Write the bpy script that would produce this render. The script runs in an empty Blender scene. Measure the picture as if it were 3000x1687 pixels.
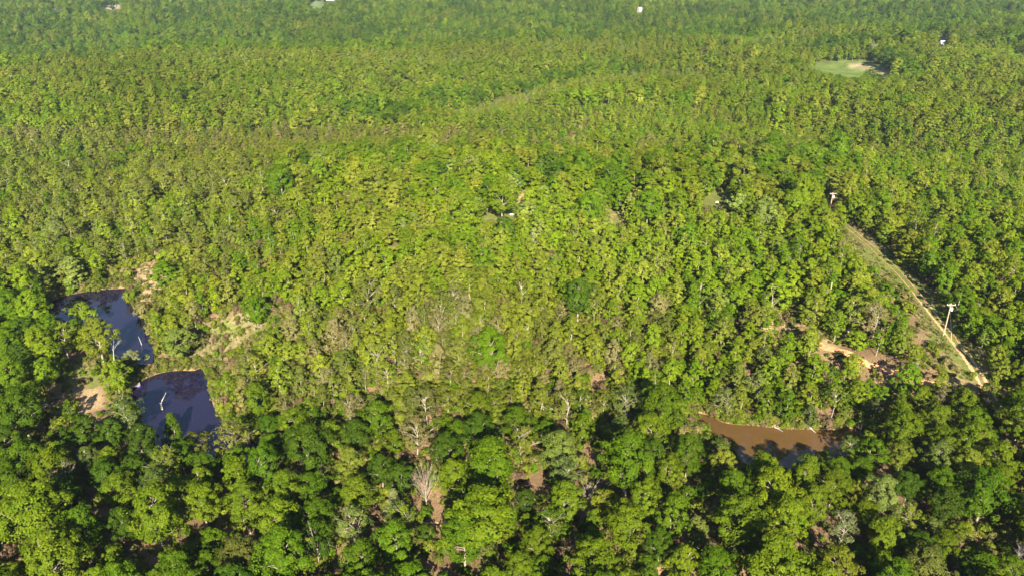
import bpy, math
import numpy as np
from mathutils import Vector, Matrix

R = math.radians
rng = np.random.default_rng(7)
sc = bpy.context.scene
col = sc.collection

# ------------------------------------------------------------------ camera, sky, sun, exposure
CAM = np.array([0.0, 0.0, 110.0])
PITCH = R(24.0)
FPX = 2333.0                                   # focal length in pixels of the 3000 px wide photograph
cam = bpy.data.cameras.new('camera')
cam.sensor_width = 36.0
cam.lens = FPX / 3000.0 * 36.0
cam.clip_start = 1.0
cam.clip_end = 20000.0
co = bpy.data.objects.new('camera', cam)
co.location = CAM
co.rotation_euler = (R(90.0) - PITCH, 0, 0)
col.objects.link(co)
sc.camera = co

SUN_EL, SUN_AZ = R(27.0), R(176.0)             # behind the viewer, a little to the right
w = bpy.data.worlds.new('World')
sc.world = w
w.use_nodes = True
nt = w.node_tree
sky = nt.nodes.new('ShaderNodeTexSky')
sky.sky_type = 'NISHITA'
sky.sun_disc = False
sky.sun_elevation = SUN_EL
sky.sun_rotation = SUN_AZ
sky.air_density = 1.0
sky.dust_density = 0.1
sky.ozone_density = 3.0
bg = nt.nodes['Background']
nt.links.new(sky.outputs['Color'], bg.inputs['Color'])
bg.inputs['Strength'].default_value = 0.052
sun = bpy.data.lights.new('sun', 'SUN')
sun.energy = 5.0
sun.angle = R(0.53)
sun.color = (1.0, 0.92, 0.75)
so = bpy.data.objects.new('sun', sun)
sd = Vector((math.sin(SUN_AZ) * math.cos(SUN_EL), math.cos(SUN_AZ) * math.cos(SUN_EL), math.sin(SUN_EL)))
so.rotation_euler = sd.to_track_quat('Z', 'Y').to_euler()
so.location = (0, -100, 300)
col.objects.link(so)

vs = sc.view_settings
vs.view_transform = 'Standard'
vs.look = 'None'
vs.gamma = 1.0
vs.exposure = 1.85
vs.use_curve_mapping = False
cy = sc.cycles
cy.use_denoising = True
cy.max_bounces = 6
cy.diffuse_bounces = 3
cy.glossy_bounces = 2
cy.transmission_bounces = 3
cy.transparent_max_bounces = 4
cy.volume_bounces = 0
cy.caustics_reflective = False
cy.caustics_refractive = False
cy.sample_clamp_indirect = 4.0

# ------------------------------------------------------------------ picture <-> place
sP, cP = math.sin(PITCH), math.cos(PITCH)


def ray(px, py):
    u, v = (px - 1500.0) / FPX, (843.5 - py) / FPX
    d = np.array([u, cP + v * sP, -sP + v * cP])
    return d / np.linalg.norm(d)


def project(P):
    P = np.atleast_2d(np.asarray(P, float)) - CAM
    depth = P[:, 1] * cP - P[:, 2] * sP
    up = P[:, 1] * sP + P[:, 2] * cP
    depth = np.maximum(depth, 1e-3)
    return np.stack([1500 + FPX * P[:, 0] / depth, 843.5 - FPX * up / depth, depth], 1)


def on_plane(px, py, z):
    d = ray(px, py)
    t = (z - CAM[2]) / d[2]
    return CAM + d * t


# ------------------------------------------------------------------ terrain
CTRL = """
0 1687 -14|750 1687 -15|1500 1687 -12|2250 1687 -11|3000 1687 -10
0 1450 -15|750 1450 -16|1500 1450 -12|2250 1450 -11|3000 1450 -7
0 1300 -13|300 1300 -13.5|750 1330 -15.5|1000 1300 -11|1300 1300 -10|1700 1300 -9.5|2100 1330 -10|2600 1300 -9|3000 1300 -4
100 1100 -10|250 1100 -12|700 1100 -9|1000 1100 -5|1300 1100 -4|1700 1100 -5|2100 1130 -7|2400 1100 -5|2700 1100 -1|3000 1100 0
0 950 -9|620 960 -9|800 950 -5|1100 950 -1|1500 950 1|1900 950 0|2300 950 -1|2700 950 1|3000 950 2
0 800 -9|300 800 -10|500 800 -7|800 800 -2|1200 800 2|1600 800 3|2000 800 3|2500 800 2|3000 800 3
0 650 -11|300 650 -9|700 650 -3|1100 650 4|1500 650 6|2000 650 7|2450 650 5|3000 650 3
0 560 -13|400 560 -11|800 560 -2|1200 560 5|1700 560 8|2100 560 8|2500 560 4|3000 560 -1
900 500 -3|1300 500 4|1700 500 6|2100 500 5|2500 500 0
0 455 -15|500 455 -16|900 455 -16|1300 455 -20|1700 455 -20|2100 455 -17|2500 455 -12|3000 455 -8
0 400 -12|500 400 -13|1000 400 -19|1400 400 -18|1700 400 -9|2100 400 -4|2600 400 -2|3000 400 0
"""
cp = []
for row in CTRL.strip().split('\n'):
    for c in row.split('|'):
        a, b, z = map(float, c.split())
        P = on_plane(a, b, z)
        cp.append((P[0], P[1], z))
CANOPY = """
0 330 -8|500 330 -9|1000 330 -13|1350 330 -20|1600 330 -13|1900 330 -5|2200 330 -3|2600 330 -2|3000 330 -1
0 260 -3|500 260 -3|1000 260 -8|1350 275 -15|1600 275 -13|1950 262 -7|2300 260 -2|2700 260 0|3000 260 2
0 220 -1|500 205 0|1000 205 -3|1400 200 -7|1800 195 -9|2200 200 -2|2700 200 2|3000 200 3
0 196 0|500 154 0|1000 150 0|1400 128 0|1800 110 1|2400 96 3|3000 92 4
"""
for row in CANOPY.strip().split('\n'):       # here the picture shows tree tops, about nine metres above the ground
    for c in row.split('|'):
        a, b, z = map(float, c.split())
        P = on_plane(a, b, z + 10.0)
        cp.append((P[0], P[1], z))
P = on_plane(2475, 203, 1.0)
cp.append((P[0], P[1], 1.0))
for X, Y, z in [(-600, 800, -22), (-420, 800, -20), (-400, 930, -28), (-100, 930, -26), (150, 970, -18), (420, 1020, -8), (750, 1050, 0),
                (-700, 1050, -24), (-300, 1080, -18), (0, 1120, -12), (300, 1170, -4), (700, 1200, 3),
                (-900, 1350, 4), (-400, 1360, 4), (0, 1380, 4), (450, 1400, 4), (900, 1400, 5),
                (-1200, 1800, 14), (0, 1800, 14), (1200, 1800, 14), (-2500, 2800, 26), (0, 3000, 28), (2500, 2800, 26),
                (-500, 400, -12), (500, 400, 2), (-500, 150, -10), (500, 150, 0), (-300, -250, -8), (0, -250, -10), (300, -250, -6),
                (-2500, 900, 10), (2500, 900, 12), (-2500, -200, 0), (2500, -200, 0), (-3500, 6000, 28), (0, 6000, 28), (3500, 6000, 28),
                (-900, 800, -6), (900, 700, 4)]:
    cp.append((X, Y, z))
cp = np.array(cp)
S = 300.0


def tps_k(r2):
    return np.where(r2 > 1e-12, 0.5 * r2 * np.log(np.maximum(r2, 1e-12)), 0.0)


_A = cp[:, :2] / S
_n = len(cp)
_d2 = ((_A[:, None] - _A[None]) ** 2).sum(-1)
_K = tps_k(_d2) + np.eye(_n) * 0.0008
_P = np.c_[np.ones(_n), _A]
_M = np.block([[_K, _P], [_P.T, np.zeros((3, 3))]])
_W = np.linalg.solve(_M, np.r_[cp[:, 2], 0, 0, 0])


RIDGES = []      # crest line read off the tree tops, crest height, added height at each point, front and back half width
for pts_, zt, am_, wf, wb in [
    ([(1250, 372), (1400, 328), (1550, 290), (1700, 264), (1850, 246), (1950, 238), (2100, 236), (2300, 250)], [-8, -5, 0, 5, 9, 11, 11, 10], [3, 8, 11, 13, 13, 12, 6, 0], 100.0, 32.0),
    ([(-300, 225), (0, 196), (250, 172), (500, 154), (1000, 150), (1400, 128), (1800, 110), (2400, 96), (3100, 92)], [14] * 9, [5, 5, 5, 5, 5, 5, 4, 3, 2], 90.0, 42.0)]:
    RIDGES.append((np.array([on_plane(a, b, z)[:2] for (a, b), z in zip(pts_, zt)]), np.array(am_, float), wf, wb))


def ridge_h(X, Y):
    out = np.zeros(len(X))
    p = np.stack([X, Y], 1)
    for P, am_, wf, wb in RIDGES:
        best = np.full(len(X), 1e9)
        h_ = np.zeros(len(X))
        sgn = np.zeros(len(X))
        for a, b, ha, hb in zip(P[:-1], P[1:], am_[:-1], am_[1:]):
            e = b - a
            t = np.clip(((p - a) @ e) / (e @ e), 0, 1)
            q = p - a - t[:, None] * e
            d = np.hypot(q[:, 0], q[:, 1])
            m = d < best
            best = np.where(m, d, best)
            h_ = np.where(m, ha + (hb - ha) * t, h_)
            sgn = np.where(m, q[:, 1], sgn)
        out += h_ * np.exp(-(best / np.where(sgn > 0, wb, wf)) ** 2)
    return out


def base_h(X, Y):
    q = np.stack([np.ravel(X), np.ravel(Y)], 1) / S
    out = np.empty(len(q))
    for i in range(0, len(q), 20000):
        b = q[i:i + 20000]
        d2 = ((b[:, None] - _A[None]) ** 2).sum(-1)
        out[i:i + 20000] = tps_k(d2) @ _W[:_n] + _W[_n] + b @ _W[_n + 1:]
    Xr, Yr = np.ravel(X), np.ravel(Y)
    out += 0.35 * np.sin(Xr / 17.0 + 0.6 * np.sin(Yr / 23.0)) * np.sin(Yr / 19.0 + 1.3)
    out += ridge_h(Xr, Yr)
    mid = np.clip((Yr - 430.0) / 120.0, 0, 1)
    out += mid * 3.2 * np.sin(Xr / 27.0 + Yr / 95.0 + 1.4 * np.sin(Yr / 170.0)) * (0.6 + 0.4 * np.sin(Xr / 190.0))
    far = np.clip((np.hypot(Xr, Yr) - 500.0) / 900.0, 0, 1)
    out += far * 3.0 * np.sin(Xr / 71.0 + 1.1 * np.sin(Yr / 133.0)) * np.sin(Yr / 88.0 + 0.4)
    return out


def sdist(poly, X, Y):
    """signed distance to a closed polygon, negative inside"""
    p = np.stack([np.ravel(X), np.ravel(Y)], 1)
    a = poly
    b = np.roll(poly, -1, 0)
    d = np.full(len(p), 1e9)
    ins = np.zeros(len(p), bool)
    for (ax, ay), (bx, by) in zip(a, b):
        ex, ey = bx - ax, by - ay
        wx, wy = p[:, 0] - ax, p[:, 1] - ay
        t = np.clip((wx * ex + wy * ey) / max(ex * ex + ey * ey, 1e-9), 0, 1)
        d = np.minimum(d, (wx - ex * t) ** 2 + (wy - ey * t) ** 2)
        c = ((ay > p[:, 1]) != (by > p[:, 1]))
        if by != ay:
            ins ^= c & (p[:, 0] < ex * (p[:, 1] - ay) / (by - ay) + ax)
    d = np.sqrt(d)
    return np.where(ins, -d, d)


def smooth_poly(P, it=2):
    for _ in range(it):
        nx = np.roll(P, -1, 0)
        P = np.stack([0.75 * P + 0.25 * nx, 0.25 * P + 0.75 * nx], 1).reshape(-1, P.shape[1])
    return P


PONDS = [
    dict(name='pond', z=-11.5, px=[(140, 884), (178, 871), (222, 859), (274, 851), (332, 846), (377, 845), (380, 858), (379, 876), (386, 895), (398, 910), (417, 922), (430, 934),
                                 (434, 955), (440, 985), (446, 1015), (448, 1040), (446, 1062), (410, 1066), (370, 1060), (335, 1048), (310, 1024), (262, 1000), (215, 970), (165, 966), (143, 948), (138, 915)]),
    dict(name='pond', z=-14.2, px=[(378, 1148), (402, 1121), (444, 1100), (486, 1088), (530, 1084), (572, 1087), (582, 1076), (592, 1080), (603, 1101), (614, 1128), (619, 1156), (624, 1188),
                                 (640, 1212), (656, 1236), (672, 1256), (720, 1280), (775, 1310), (770, 1370), (700, 1385), (600, 1370), (500, 1350), (440, 1310), (425, 1262), (414, 1232), (398, 1190)]),
    dict(name='pond', z=-10.2, px=[(2023, 1213), (2047, 1210), (2074, 1214), (2101, 1223), (2113, 1235), (2136, 1241), (2171, 1244), (2218, 1246), (2268, 1252), (2288, 1254), (2334, 1256),
                                 (2365, 1258), (2420, 1258), (2460, 1258), (2500, 1254), (2530, 1252), (2536, 1270), (2520, 1310), (2500, 1340), (2440, 1360), (2380, 1372), (2310, 1385), (2260, 1390), (2190, 1370),
                                 (2155, 1334), (2128, 1307), (2078, 1276), (2050, 1252), (2033, 1232)]),
]
for p in PONDS:
    p['poly'] = smooth_poly(np.array([on_plane(a, b, p['z'])[:2] for a, b in p['px']]), 2)


def H(X, Y):
    shp = np.shape(X)
    X, Y = np.ravel(np.asarray(X, float)), np.ravel(np.asarray(Y, float))
    z = base_h(X, Y)
    for p in PONDS:
        lo, hi = p['poly'].min(0) - 32, p['poly'].max(0) + 32
        m = (X > lo[0]) & (X < hi[0]) & (Y > lo[1]) & (Y < hi[1])
        if not m.any():
            continue
        d = sdist(p['poly'], X[m], Y[m])
        bank = p['z'] + np.where(d < 0, np.maximum(d * 0.35, -1.6), 0.9 * np.clip(d / 2.5, 0, 1) + 0.05 * np.maximum(d - 2.5, 0))
        k = np.clip((d - 2.0) / 26.0, 0, 1)
        k = k * k * (3 - 2 * k)
        z[m] = bank * (1 - k) + np.maximum(z[m], p['z'] + 0.5) * k
    return z.reshape(shp)


def h1(x, y):
    return float(H(np.array([x]), np.array([y]))[0])


_ts = np.concatenate([np.arange(70, 420, 1.5), np.arange(420, 1000, 4), np.arange(1000, 3000, 12)])


def ground_at(px, py, dz=0.0):
    d = ray(px, py)
    Q = CAM + d * _ts[:, None]
    f = Q[:, 2] - (H(Q[:, 0], Q[:, 1]) + dz)
    i = int(np.argmax(f < 0))
    if i == 0:
        i = len(_ts) - 1
    t0, t1 = _ts[i - 1], _ts[i]
    for _ in range(14):
        tm = 0.5 * (t0 + t1)
        q = CAM + d * tm
        if q[2] - (h1(q[0], q[1]) + dz) < 0:
            t1 = tm
        else:
            t0 = tm
    q = CAM + d * t1
    return np.array([q[0], q[1], h1(q[0], q[1])])


def gpoly(pts):
    return np.array([ground_at(a, b)[:2] for a, b in pts])


# ------------------------------------------------------------------ materials
def new_mat(name):
    m = bpy.data.materials.new(name)
    m.use_nodes = True
    m.node_tree.nodes.clear()
    return m, m.node_tree.nodes, m.node_tree.links


def N(nodes, t, **kw):
    n = nodes.new(t)
    for k, v in kw.items():
        if k.startswith('i_'):
            n.inputs[k[2:].replace('_', ' ')].default_value = v
        else:
            setattr(n, k, v)
    return n


def mat_leaf():
    m, n, l = new_mat('leaves')
    out = N(n, 'ShaderNodeOutputMaterial')
    tint = N(n, 'ShaderNodeAttribute', attribute_type='INSTANCER', attribute_name='tint')
    rnd = N(n, 'ShaderNodeAttribute', attribute_type='GEOMETRY', attribute_name='rnd')
    val = N(n, 'ShaderNodeMapRange', i_From_Min=0.0, i_From_Max=1.0, i_To_Min=0.72, i_To_Max=1.32)
    l.new(rnd.outputs['Fac'], val.inputs['Value'])
    hue = N(n, 'ShaderNodeMapRange', i_From_Min=0.0, i_From_Max=1.0, i_To_Min=0.515, i_To_Max=0.485)
    l.new(rnd.outputs['Fac'], hue.inputs['Value'])
    hsv = N(n, 'ShaderNodeHueSaturation')
    l.new(tint.outputs['Color'], hsv.inputs['Color'])
    l.new(hue.outputs['Result'], hsv.inputs['Hue'])
    l.new(val.outputs['Result'], hsv.inputs['Value'])
    d = N(n, 'ShaderNodeBsdfDiffuse')
    t = N(n, 'ShaderNodeBsdfTranslucent')
    g = N(n, 'ShaderNodeBsdfGlossy', i_Roughness=0.5)
    g.inputs['Color'].default_value = (1, 1, 1, 1)
    l.new(hsv.outputs['Color'], d.inputs['Color'])
    l.new(hsv.outputs['Color'], t.inputs['Color'])
    mx = N(n, 'ShaderNodeMixShader')
    mx.inputs[0].default_value = 0.27
    l.new(d.outputs[0], mx.inputs[1])
    l.new(t.outputs[0], mx.inputs[2])
    m2 = N(n, 'ShaderNodeMixShader')
    m2.inputs[0].default_value = 0.003
    l.new(mx.outputs[0], m2.inputs[1])
    l.new(g.outputs[0], m2.inputs[2])
    l.new(m2.outputs[0], out.inputs['Surface'])
    return m


def mat_simple(name, c, rough=0.9, noise=0.0, scale=4.0, spec=0.2, bump=0.0, metallic=0.0):
    m, n, l = new_mat(name)
    out = N(n, 'ShaderNodeOutputMaterial')
    b = N(n, 'ShaderNodeBsdfPrincipled')
    b.inputs['Roughness'].default_value = rough
    b.inputs['Specular IOR Level'].default_value = spec
    b.inputs['Metallic'].default_value = metallic
    l.new(b.outputs[0], out.inputs['Surface'])
    if noise > 0:
        tc = N(n, 'ShaderNodeTexCoord')
        nz = N(n, 'ShaderNodeTexNoise', i_Scale=scale, i_Detail=5.0)
        l.new(tc.outputs['Object'], nz.inputs['Vector'])
        r = N(n, 'ShaderNodeMapRange', i_From_Min=0.3, i_From_Max=0.7, i_To_Min=1 - noise, i_To_Max=1 + noise)
        l.new(nz.outputs['Fac'], r.inputs['Value'])
        hs = N(n, 'ShaderNodeHueSaturation')
        hs.inputs['Color'].default_value = (*c, 1)
        l.new(r.outputs['Result'], hs.inputs['Value'])
        l.new(hs.outputs['Color'], b.inputs['Base Color'])
        if bump > 0:
            bp = N(n, 'ShaderNodeBump', i_Strength=bump, i_Distance=0.3)
            l.new(nz.outputs['Fac'], bp.inputs['Height'])
            l.new(bp.outputs[0], b.inputs['Normal'])
    else:
        b.inputs['Base Color'].default_value = (*c, 1)
    return m


def mat_water(name, c):
    m, n, l = new_mat(name)
    out = N(n, 'ShaderNodeOutputMaterial')
    b = N(n, 'ShaderNodeBsdfPrincipled')
    b.inputs['Base Color'].default_value = (*c, 1)
    b.inputs['Roughness'].default_value = 0.03
    b.inputs['IOR'].default_value = 1.33
    b.inputs['Specular IOR Level'].default_value = 0.9
    tc = N(n, 'ShaderNodeTexCoord')
    nz = N(n, 'ShaderNodeTexNoise', i_Scale=1.1, i_Detail=3.0)
    l.new(tc.outputs['Object'], nz.inputs['Vector'])
    bp = N(n, 'ShaderNodeBump', i_Strength=0.05, i_Distance=0.08)
    l.new(nz.outputs['Fac'], bp.inputs['Height'])
    l.new(bp.outputs[0], b.inputs['Normal'])
    n2 = N(n, 'ShaderNodeTexNoise', i_Scale=0.045, i_Detail=3.0)
    l.new(tc.outputs['Object'], n2.inputs['Vector'])
    r = N(n, 'ShaderNodeMapRange', i_From_Min=0.35, i_From_Max=0.65, i_To_Min=0.88, i_To_Max=1.12)
    l.new(n2.outputs['Fac'], r.inputs['Value'])
    hs = N(n, 'ShaderNodeHueSaturation')
    hs.inputs['Color'].default_value = (*c, 1)
    l.new(r.outputs['Result'], hs.inputs['Value'])
    l.new(hs.outputs['Color'], b.inputs['Base Color'])
    l.new(b.outputs[0], out.inputs['Surface'])
    return m


def mat_ground():
    m, n, l = new_mat('forest_floor')
    out = N(n, 'ShaderNodeOutputMaterial')
    b = N(n, 'ShaderNodeBsdfPrincipled')
    b.inputs['Roughness'].default_value = 0.95
    b.inputs['Specular IOR Level'].default_value = 0.05
    tc = N(n, 'ShaderNodeTexCoord')
    c = N(n, 'ShaderNodeAttribute', attribute_name='soil')
    g = N(n, 'ShaderNodeAttribute', attribute_name='grassy')
    n1 = N(n, 'ShaderNodeTexNoise', i_Scale=0.35, i_Detail=6.0, i_Roughness=0.65)
    n2 = N(n, 'ShaderNodeTexNoise', i_Scale=2.6, i_Detail=4.0, i_Roughness=0.7)
    n3 = N(n, 'ShaderNodeTexNoise', i_Scale=0.08, i_Detail=3.0)
    for q in (n1, n2, n3):
        l.new(tc.outputs['Object'], q.inputs['Vector'])
    # soil with speckle
    r = N(n, 'ShaderNodeMapRange', i_From_Min=0.3, i_From_Max=0.7, i_To_Min=0.45, i_To_Max=1.55)
    l.new(n2.outputs['Fac'], r.inputs['Value'])
    hs = N(n, 'ShaderNodeHueSaturation')
    l.new(c.outputs['Color'], hs.inputs['Color'])
    l.new(r.outputs['Result'], hs.inputs['Value'])
    r3 = N(n, 'ShaderNodeMapRange', i_From_Min=0.35, i_From_Max=0.65, i_To_Min=0.78, i_To_Max=1.22)
    l.new(n3.outputs['Fac'], r3.inputs['Value'])
    rm = N(n, 'ShaderNodeMath', operation='MULTIPLY')
    l.new(r.outputs['Result'], rm.inputs[0])
    l.new(r3.outputs['Result'], rm.inputs[1])
    r = rm
    l.new(rm.outputs[0], hs.inputs['Value'])
    # grass colour
    gm = N(n, 'ShaderNodeMixRGB')
    gm.inputs[1].default_value = (0.075, 0.115, 0.018, 1)
    gm.inputs[2].default_value = (0.19, 0.175, 0.055, 1)
    l.new(n1.outputs['Fac'], gm.inputs[0])
    gh = N(n, 'ShaderNodeHueSaturation')
    l.new(gm.outputs[0], gh.inputs['Color'])
    l.new(rm.outputs[0], gh.inputs['Value'])
    # mask = grassy + (noise - .5)
    s = N(n, 'ShaderNodeMath', operation='ADD')
    l.new(n1.outputs['Fac'], s.inputs[0])
    l.new(n3.outputs['Fac'], s.inputs[1])
    s2 = N(n, 'ShaderNodeMath', operation='ADD')
    l.new(s.outputs[0], s2.inputs[0])
    l.new(g.outputs['Fac'], s2.inputs[1])
    mr = N(n, 'ShaderNodeMapRange', i_From_Min=1.38, i_From_Max=1.62)
    l.new(s2.outputs[0], mr.inputs['Value'])
    mx = N(n, 'ShaderNodeMixRGB')
    l.new(mr.outputs['Result'], mx.inputs[0])
    l.new(hs.outputs['Color'], mx.inputs[1])
    l.new(gh.outputs['Color'], mx.inputs[2])
    l.new(mx.outputs[0], b.inputs['Base Color'])
    bp = N(n, 'ShaderNodeBump', i_Strength=0.6, i_Distance=0.25)
    l.new(n2.outputs['Fac'], bp.inputs['Height'])
    l.new(bp.outputs[0], b.inputs['Normal'])
    l.new(b.outputs[0], out.inputs['Surface'])
    return m


M_LEAF = mat_leaf()
M_BARK = mat_simple('bark', (0.27, 0.225, 0.175), noise=0.35, scale=3.0)
M_DEAD = mat_simple('weathered_wood', (0.35, 0.32, 0.285), noise=0.35, scale=2.0)
M_TWIG = mat_simple('brown_twigs', (0.26, 0.17, 0.12), noise=0.3, scale=3.0)
M_POLE = mat_simple('pole_wood', (0.46, 0.30, 0.19), noise=0.18, scale=2.0)
M_ARM = mat_simple('crossarm_wood', (0.36, 0.32, 0.29), noise=0.1)
M_WHITE = mat_simple('white_paint', (0.66, 0.66, 0.66), rough=0.5, noise=0.04)
M_GREYMETAL = mat_simple('grey_metal', (0.55, 0.57, 0.60), rough=0.4, metallic=0.3)
M_YELLOW = mat_simple('yellow_plastic', (0.75, 0.50, 0.02), rough=0.5)
M_BLUE = mat_simple('blue_plastic', (0.01, 0.05, 0.45), rough=0.4, spec=0.5)
M_DECK = mat_simple('deck_boards', (0.42, 0.30, 0.24), noise=0.25, scale=3.0)
M_STONE = mat_simple('pale_stone', (0.40, 0.36, 0.33), noise=0.15)
M_ROOF = mat_simple('pale_roof', (0.50, 0.51, 0.54), rough=0.5, noise=0.06)
M_WALL = mat_simple('house_wall', (0.60, 0.585, 0.55), noise=0.05)
M_GLASS = mat_simple('window_glass', (0.05, 0.06, 0.07), rough=0.1, spec=0.6)
M_GROUND = mat_ground()
M_SAND = mat_simple('track_sand', (0.55, 0.325, 0.165), noise=0.28, scale=1.2, bump=0.5)
M_CLAY = mat_simple('red_clay', (0.56, 0.27, 0.13), noise=0.35, scale=0.7, bump=0.6)
M_CLAYSOIL = mat_simple('brown_clay', (0.42, 0.22, 0.12), noise=0.4, scale=0.9, bump=0.6)


# ------------------------------------------------------------------ mesh helpers
def mesh_from(name, V, Q, mats, mi=None, rnd=None, smooth=False, attrs=None):
    me = bpy.data.meshes.new(name)
    V = np.asarray(V, np.float32)
    Q = np.asarray(Q, np.int32)
    k = Q.shape[1] if len(Q) else 4
    me.vertices.add(len(V))
    me.vertices.foreach_set('co', V.ravel())
    me.loops.add(Q.size)
    me.loops.foreach_set('vertex_index', Q.ravel())
    me.polygons.add(len(Q))
    me.polygons.foreach_set('loop_start', np.arange(0, Q.size, k, dtype=np.int32))
    if mi is not None:
        me.polygons.foreach_set('material_index', np.asarray(mi, np.int32))
    me.polygons.foreach_set('use_smooth', np.full(len(Q), smooth))
    for m in mats:
        me.materials.append(m)
    me.update(calc_edges=True)
    if rnd is not None:
        a = me.attributes.new('rnd', 'FLOAT', 'FACE')
        a.data.foreach_set('value', np.asarray(rnd, np.float32))
    return me


def link(name, data, parent=None):
    o = bpy.data.objects.new(name, data)
    col.objects.link(o)
    if parent is not None:
        o.parent = parent
    return o


def tag(o, label=None, cat=None, group=None, kind=None):
    for k, v in (('label', label), ('category', cat), ('group', group), ('kind', kind)):
        if v:
            o[k] = v
    return o


def empty(name, loc, rz=0.0):
    o = bpy.data.objects.new(name, None)
    o.empty_display_size = 0.5
    o.location = loc
    o.rotation_euler = (0, 0, rz)
    col.objects.link(o)
    return o


class Geo:
    """collects quads (tubes and boxes)"""

    def __init__(self):
        self.V, self.Q, self.n = [], [], 0

    def add(self, V, Q):
        self.V.append(np.asarray(V, float))
        self.Q.append(np.asarray(Q, int) + self.n)
        self.n += len(V)

    def tube(self, pts, rad, sides=5, cap=False):
        pts = np.asarray(pts, float)
        k = len(pts)
        d = np.gradient(pts, axis=0)
        d /= np.maximum(np.linalg.norm(d, axis=1, keepdims=True), 1e-9)
        ref = np.where(np.abs(d[:, 2:3]) > 0.9, np.array([[1.0, 0, 0]]), np.array([[0, 0, 1.0]]))
        a = np.cross(d, ref)
        a /= np.maximum(np.linalg.norm(a, axis=1, keepdims=True), 1e-9)
        b = np.cross(d, a)
        th = np.arange(sides) / sides * 2 * np.pi
        V = pts[:, None] + np.asarray(rad, float)[:, None, None] * (a[:, None] * np.cos(th)[None, :, None] + b[:, None] * np.sin(th)[None, :, None])
        V = V.reshape(-1, 3)
        Q = []
        for i in range(k - 1):
            for j in range(sides):
                j2 = (j + 1) % sides
                Q.append((i * sides + j, i * sides + j2, (i + 1) * sides + j2, (i + 1) * sides + j))
        self.add(V, Q)
        if cap:
            for i in (0, k - 1):
                ring = V[i * sides:(i + 1) * sides]
                c = ring.mean(0)
                VV = np.vstack([ring, c[None]])
                for j in range(0, sides, 1):
                    self.add([ring[j], ring[(j + 1) % sides], c, c + 1e-5], [(0, 1, 2, 3)])

    def box(self, c, s, rz=0.0, tilt=None):
        x, y, z = np.asarray(s) / 2.0
        V = np.array([(-x, -y, -z), (x, -y, -z), (x, y, -z), (-x, y, -z), (-x, -y, z), (x, -y, z), (x, y, z), (-x, y, z)], float)
        if tilt is not None:
            V = V @ np.array(tilt).T
        cz, sz = math.cos(rz), math.sin(rz)
        V = V @ np.array([[cz, -sz, 0], [sz, cz, 0], [0, 0, 1]]).T + np.asarray(c)
        self.add(V, [(0, 3, 2, 1), (4, 5, 6, 7), (0, 1, 5, 4), (1, 2, 6, 5), (2, 3, 7, 6), (3, 0, 4, 7)])

    def arrays(self):
        if not self.V:
            return np.zeros((0, 3)), np.zeros((0, 4), int)
        return np.vstack(self.V), np.vstack(self.Q)

    def mesh(self, name, mat, smooth=False):
        V, Q = self.arrays()
        return mesh_from(name, V, Q, [mat], smooth=smooth)


def unit(v):
    return v / np.maximum(np.linalg.norm(v, axis=-1, keepdims=True), 1e-9)


def leaf_quads(C, Nn, size, g):
    """bent kite for each leaf spray: centre C, normal Nn, half length size"""
    n = len(C)
    t = unit(np.cross(Nn, g.normal(size=(n, 3))))
    s = np.cross(Nn, t)
    L = size[:, None] * g.uniform(0.8, 1.25, (n, 1))
    W = L * g.uniform(0.55, 0.85, (n, 1))
    f = Nn * (L * g.uniform(-0.3, 0.1, (n, 1)))
    V = np.stack([C - t * L, C + s * W + f, C + t * L, C - s * W + f], 1).reshape(-1, 3)
    Q = np.arange(4 * n).reshape(-1, 4)
    return V, Q


# kind: R0, H0, centre fraction, crown base fraction
KIND = {
    'oak': (5.0, 14.5, 0.64, 0.30), 'round': (3.5, 9.0, 0.58, 0.16), 'upright': (2.5, 8.8, 0.55, 0.10), 'cone': (3.2, 9.0, 0.50, 0.06),
    'sparse': (4.0, 11.5, 0.66, 0.34), 'spread': (5.0, 10.0, 0.72, 0.45), 'cedar': (2.0, 5.2, 0.45, 0.02), 'shrub': (2.0, 2.6, 0.5, 0.02),
}


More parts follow.
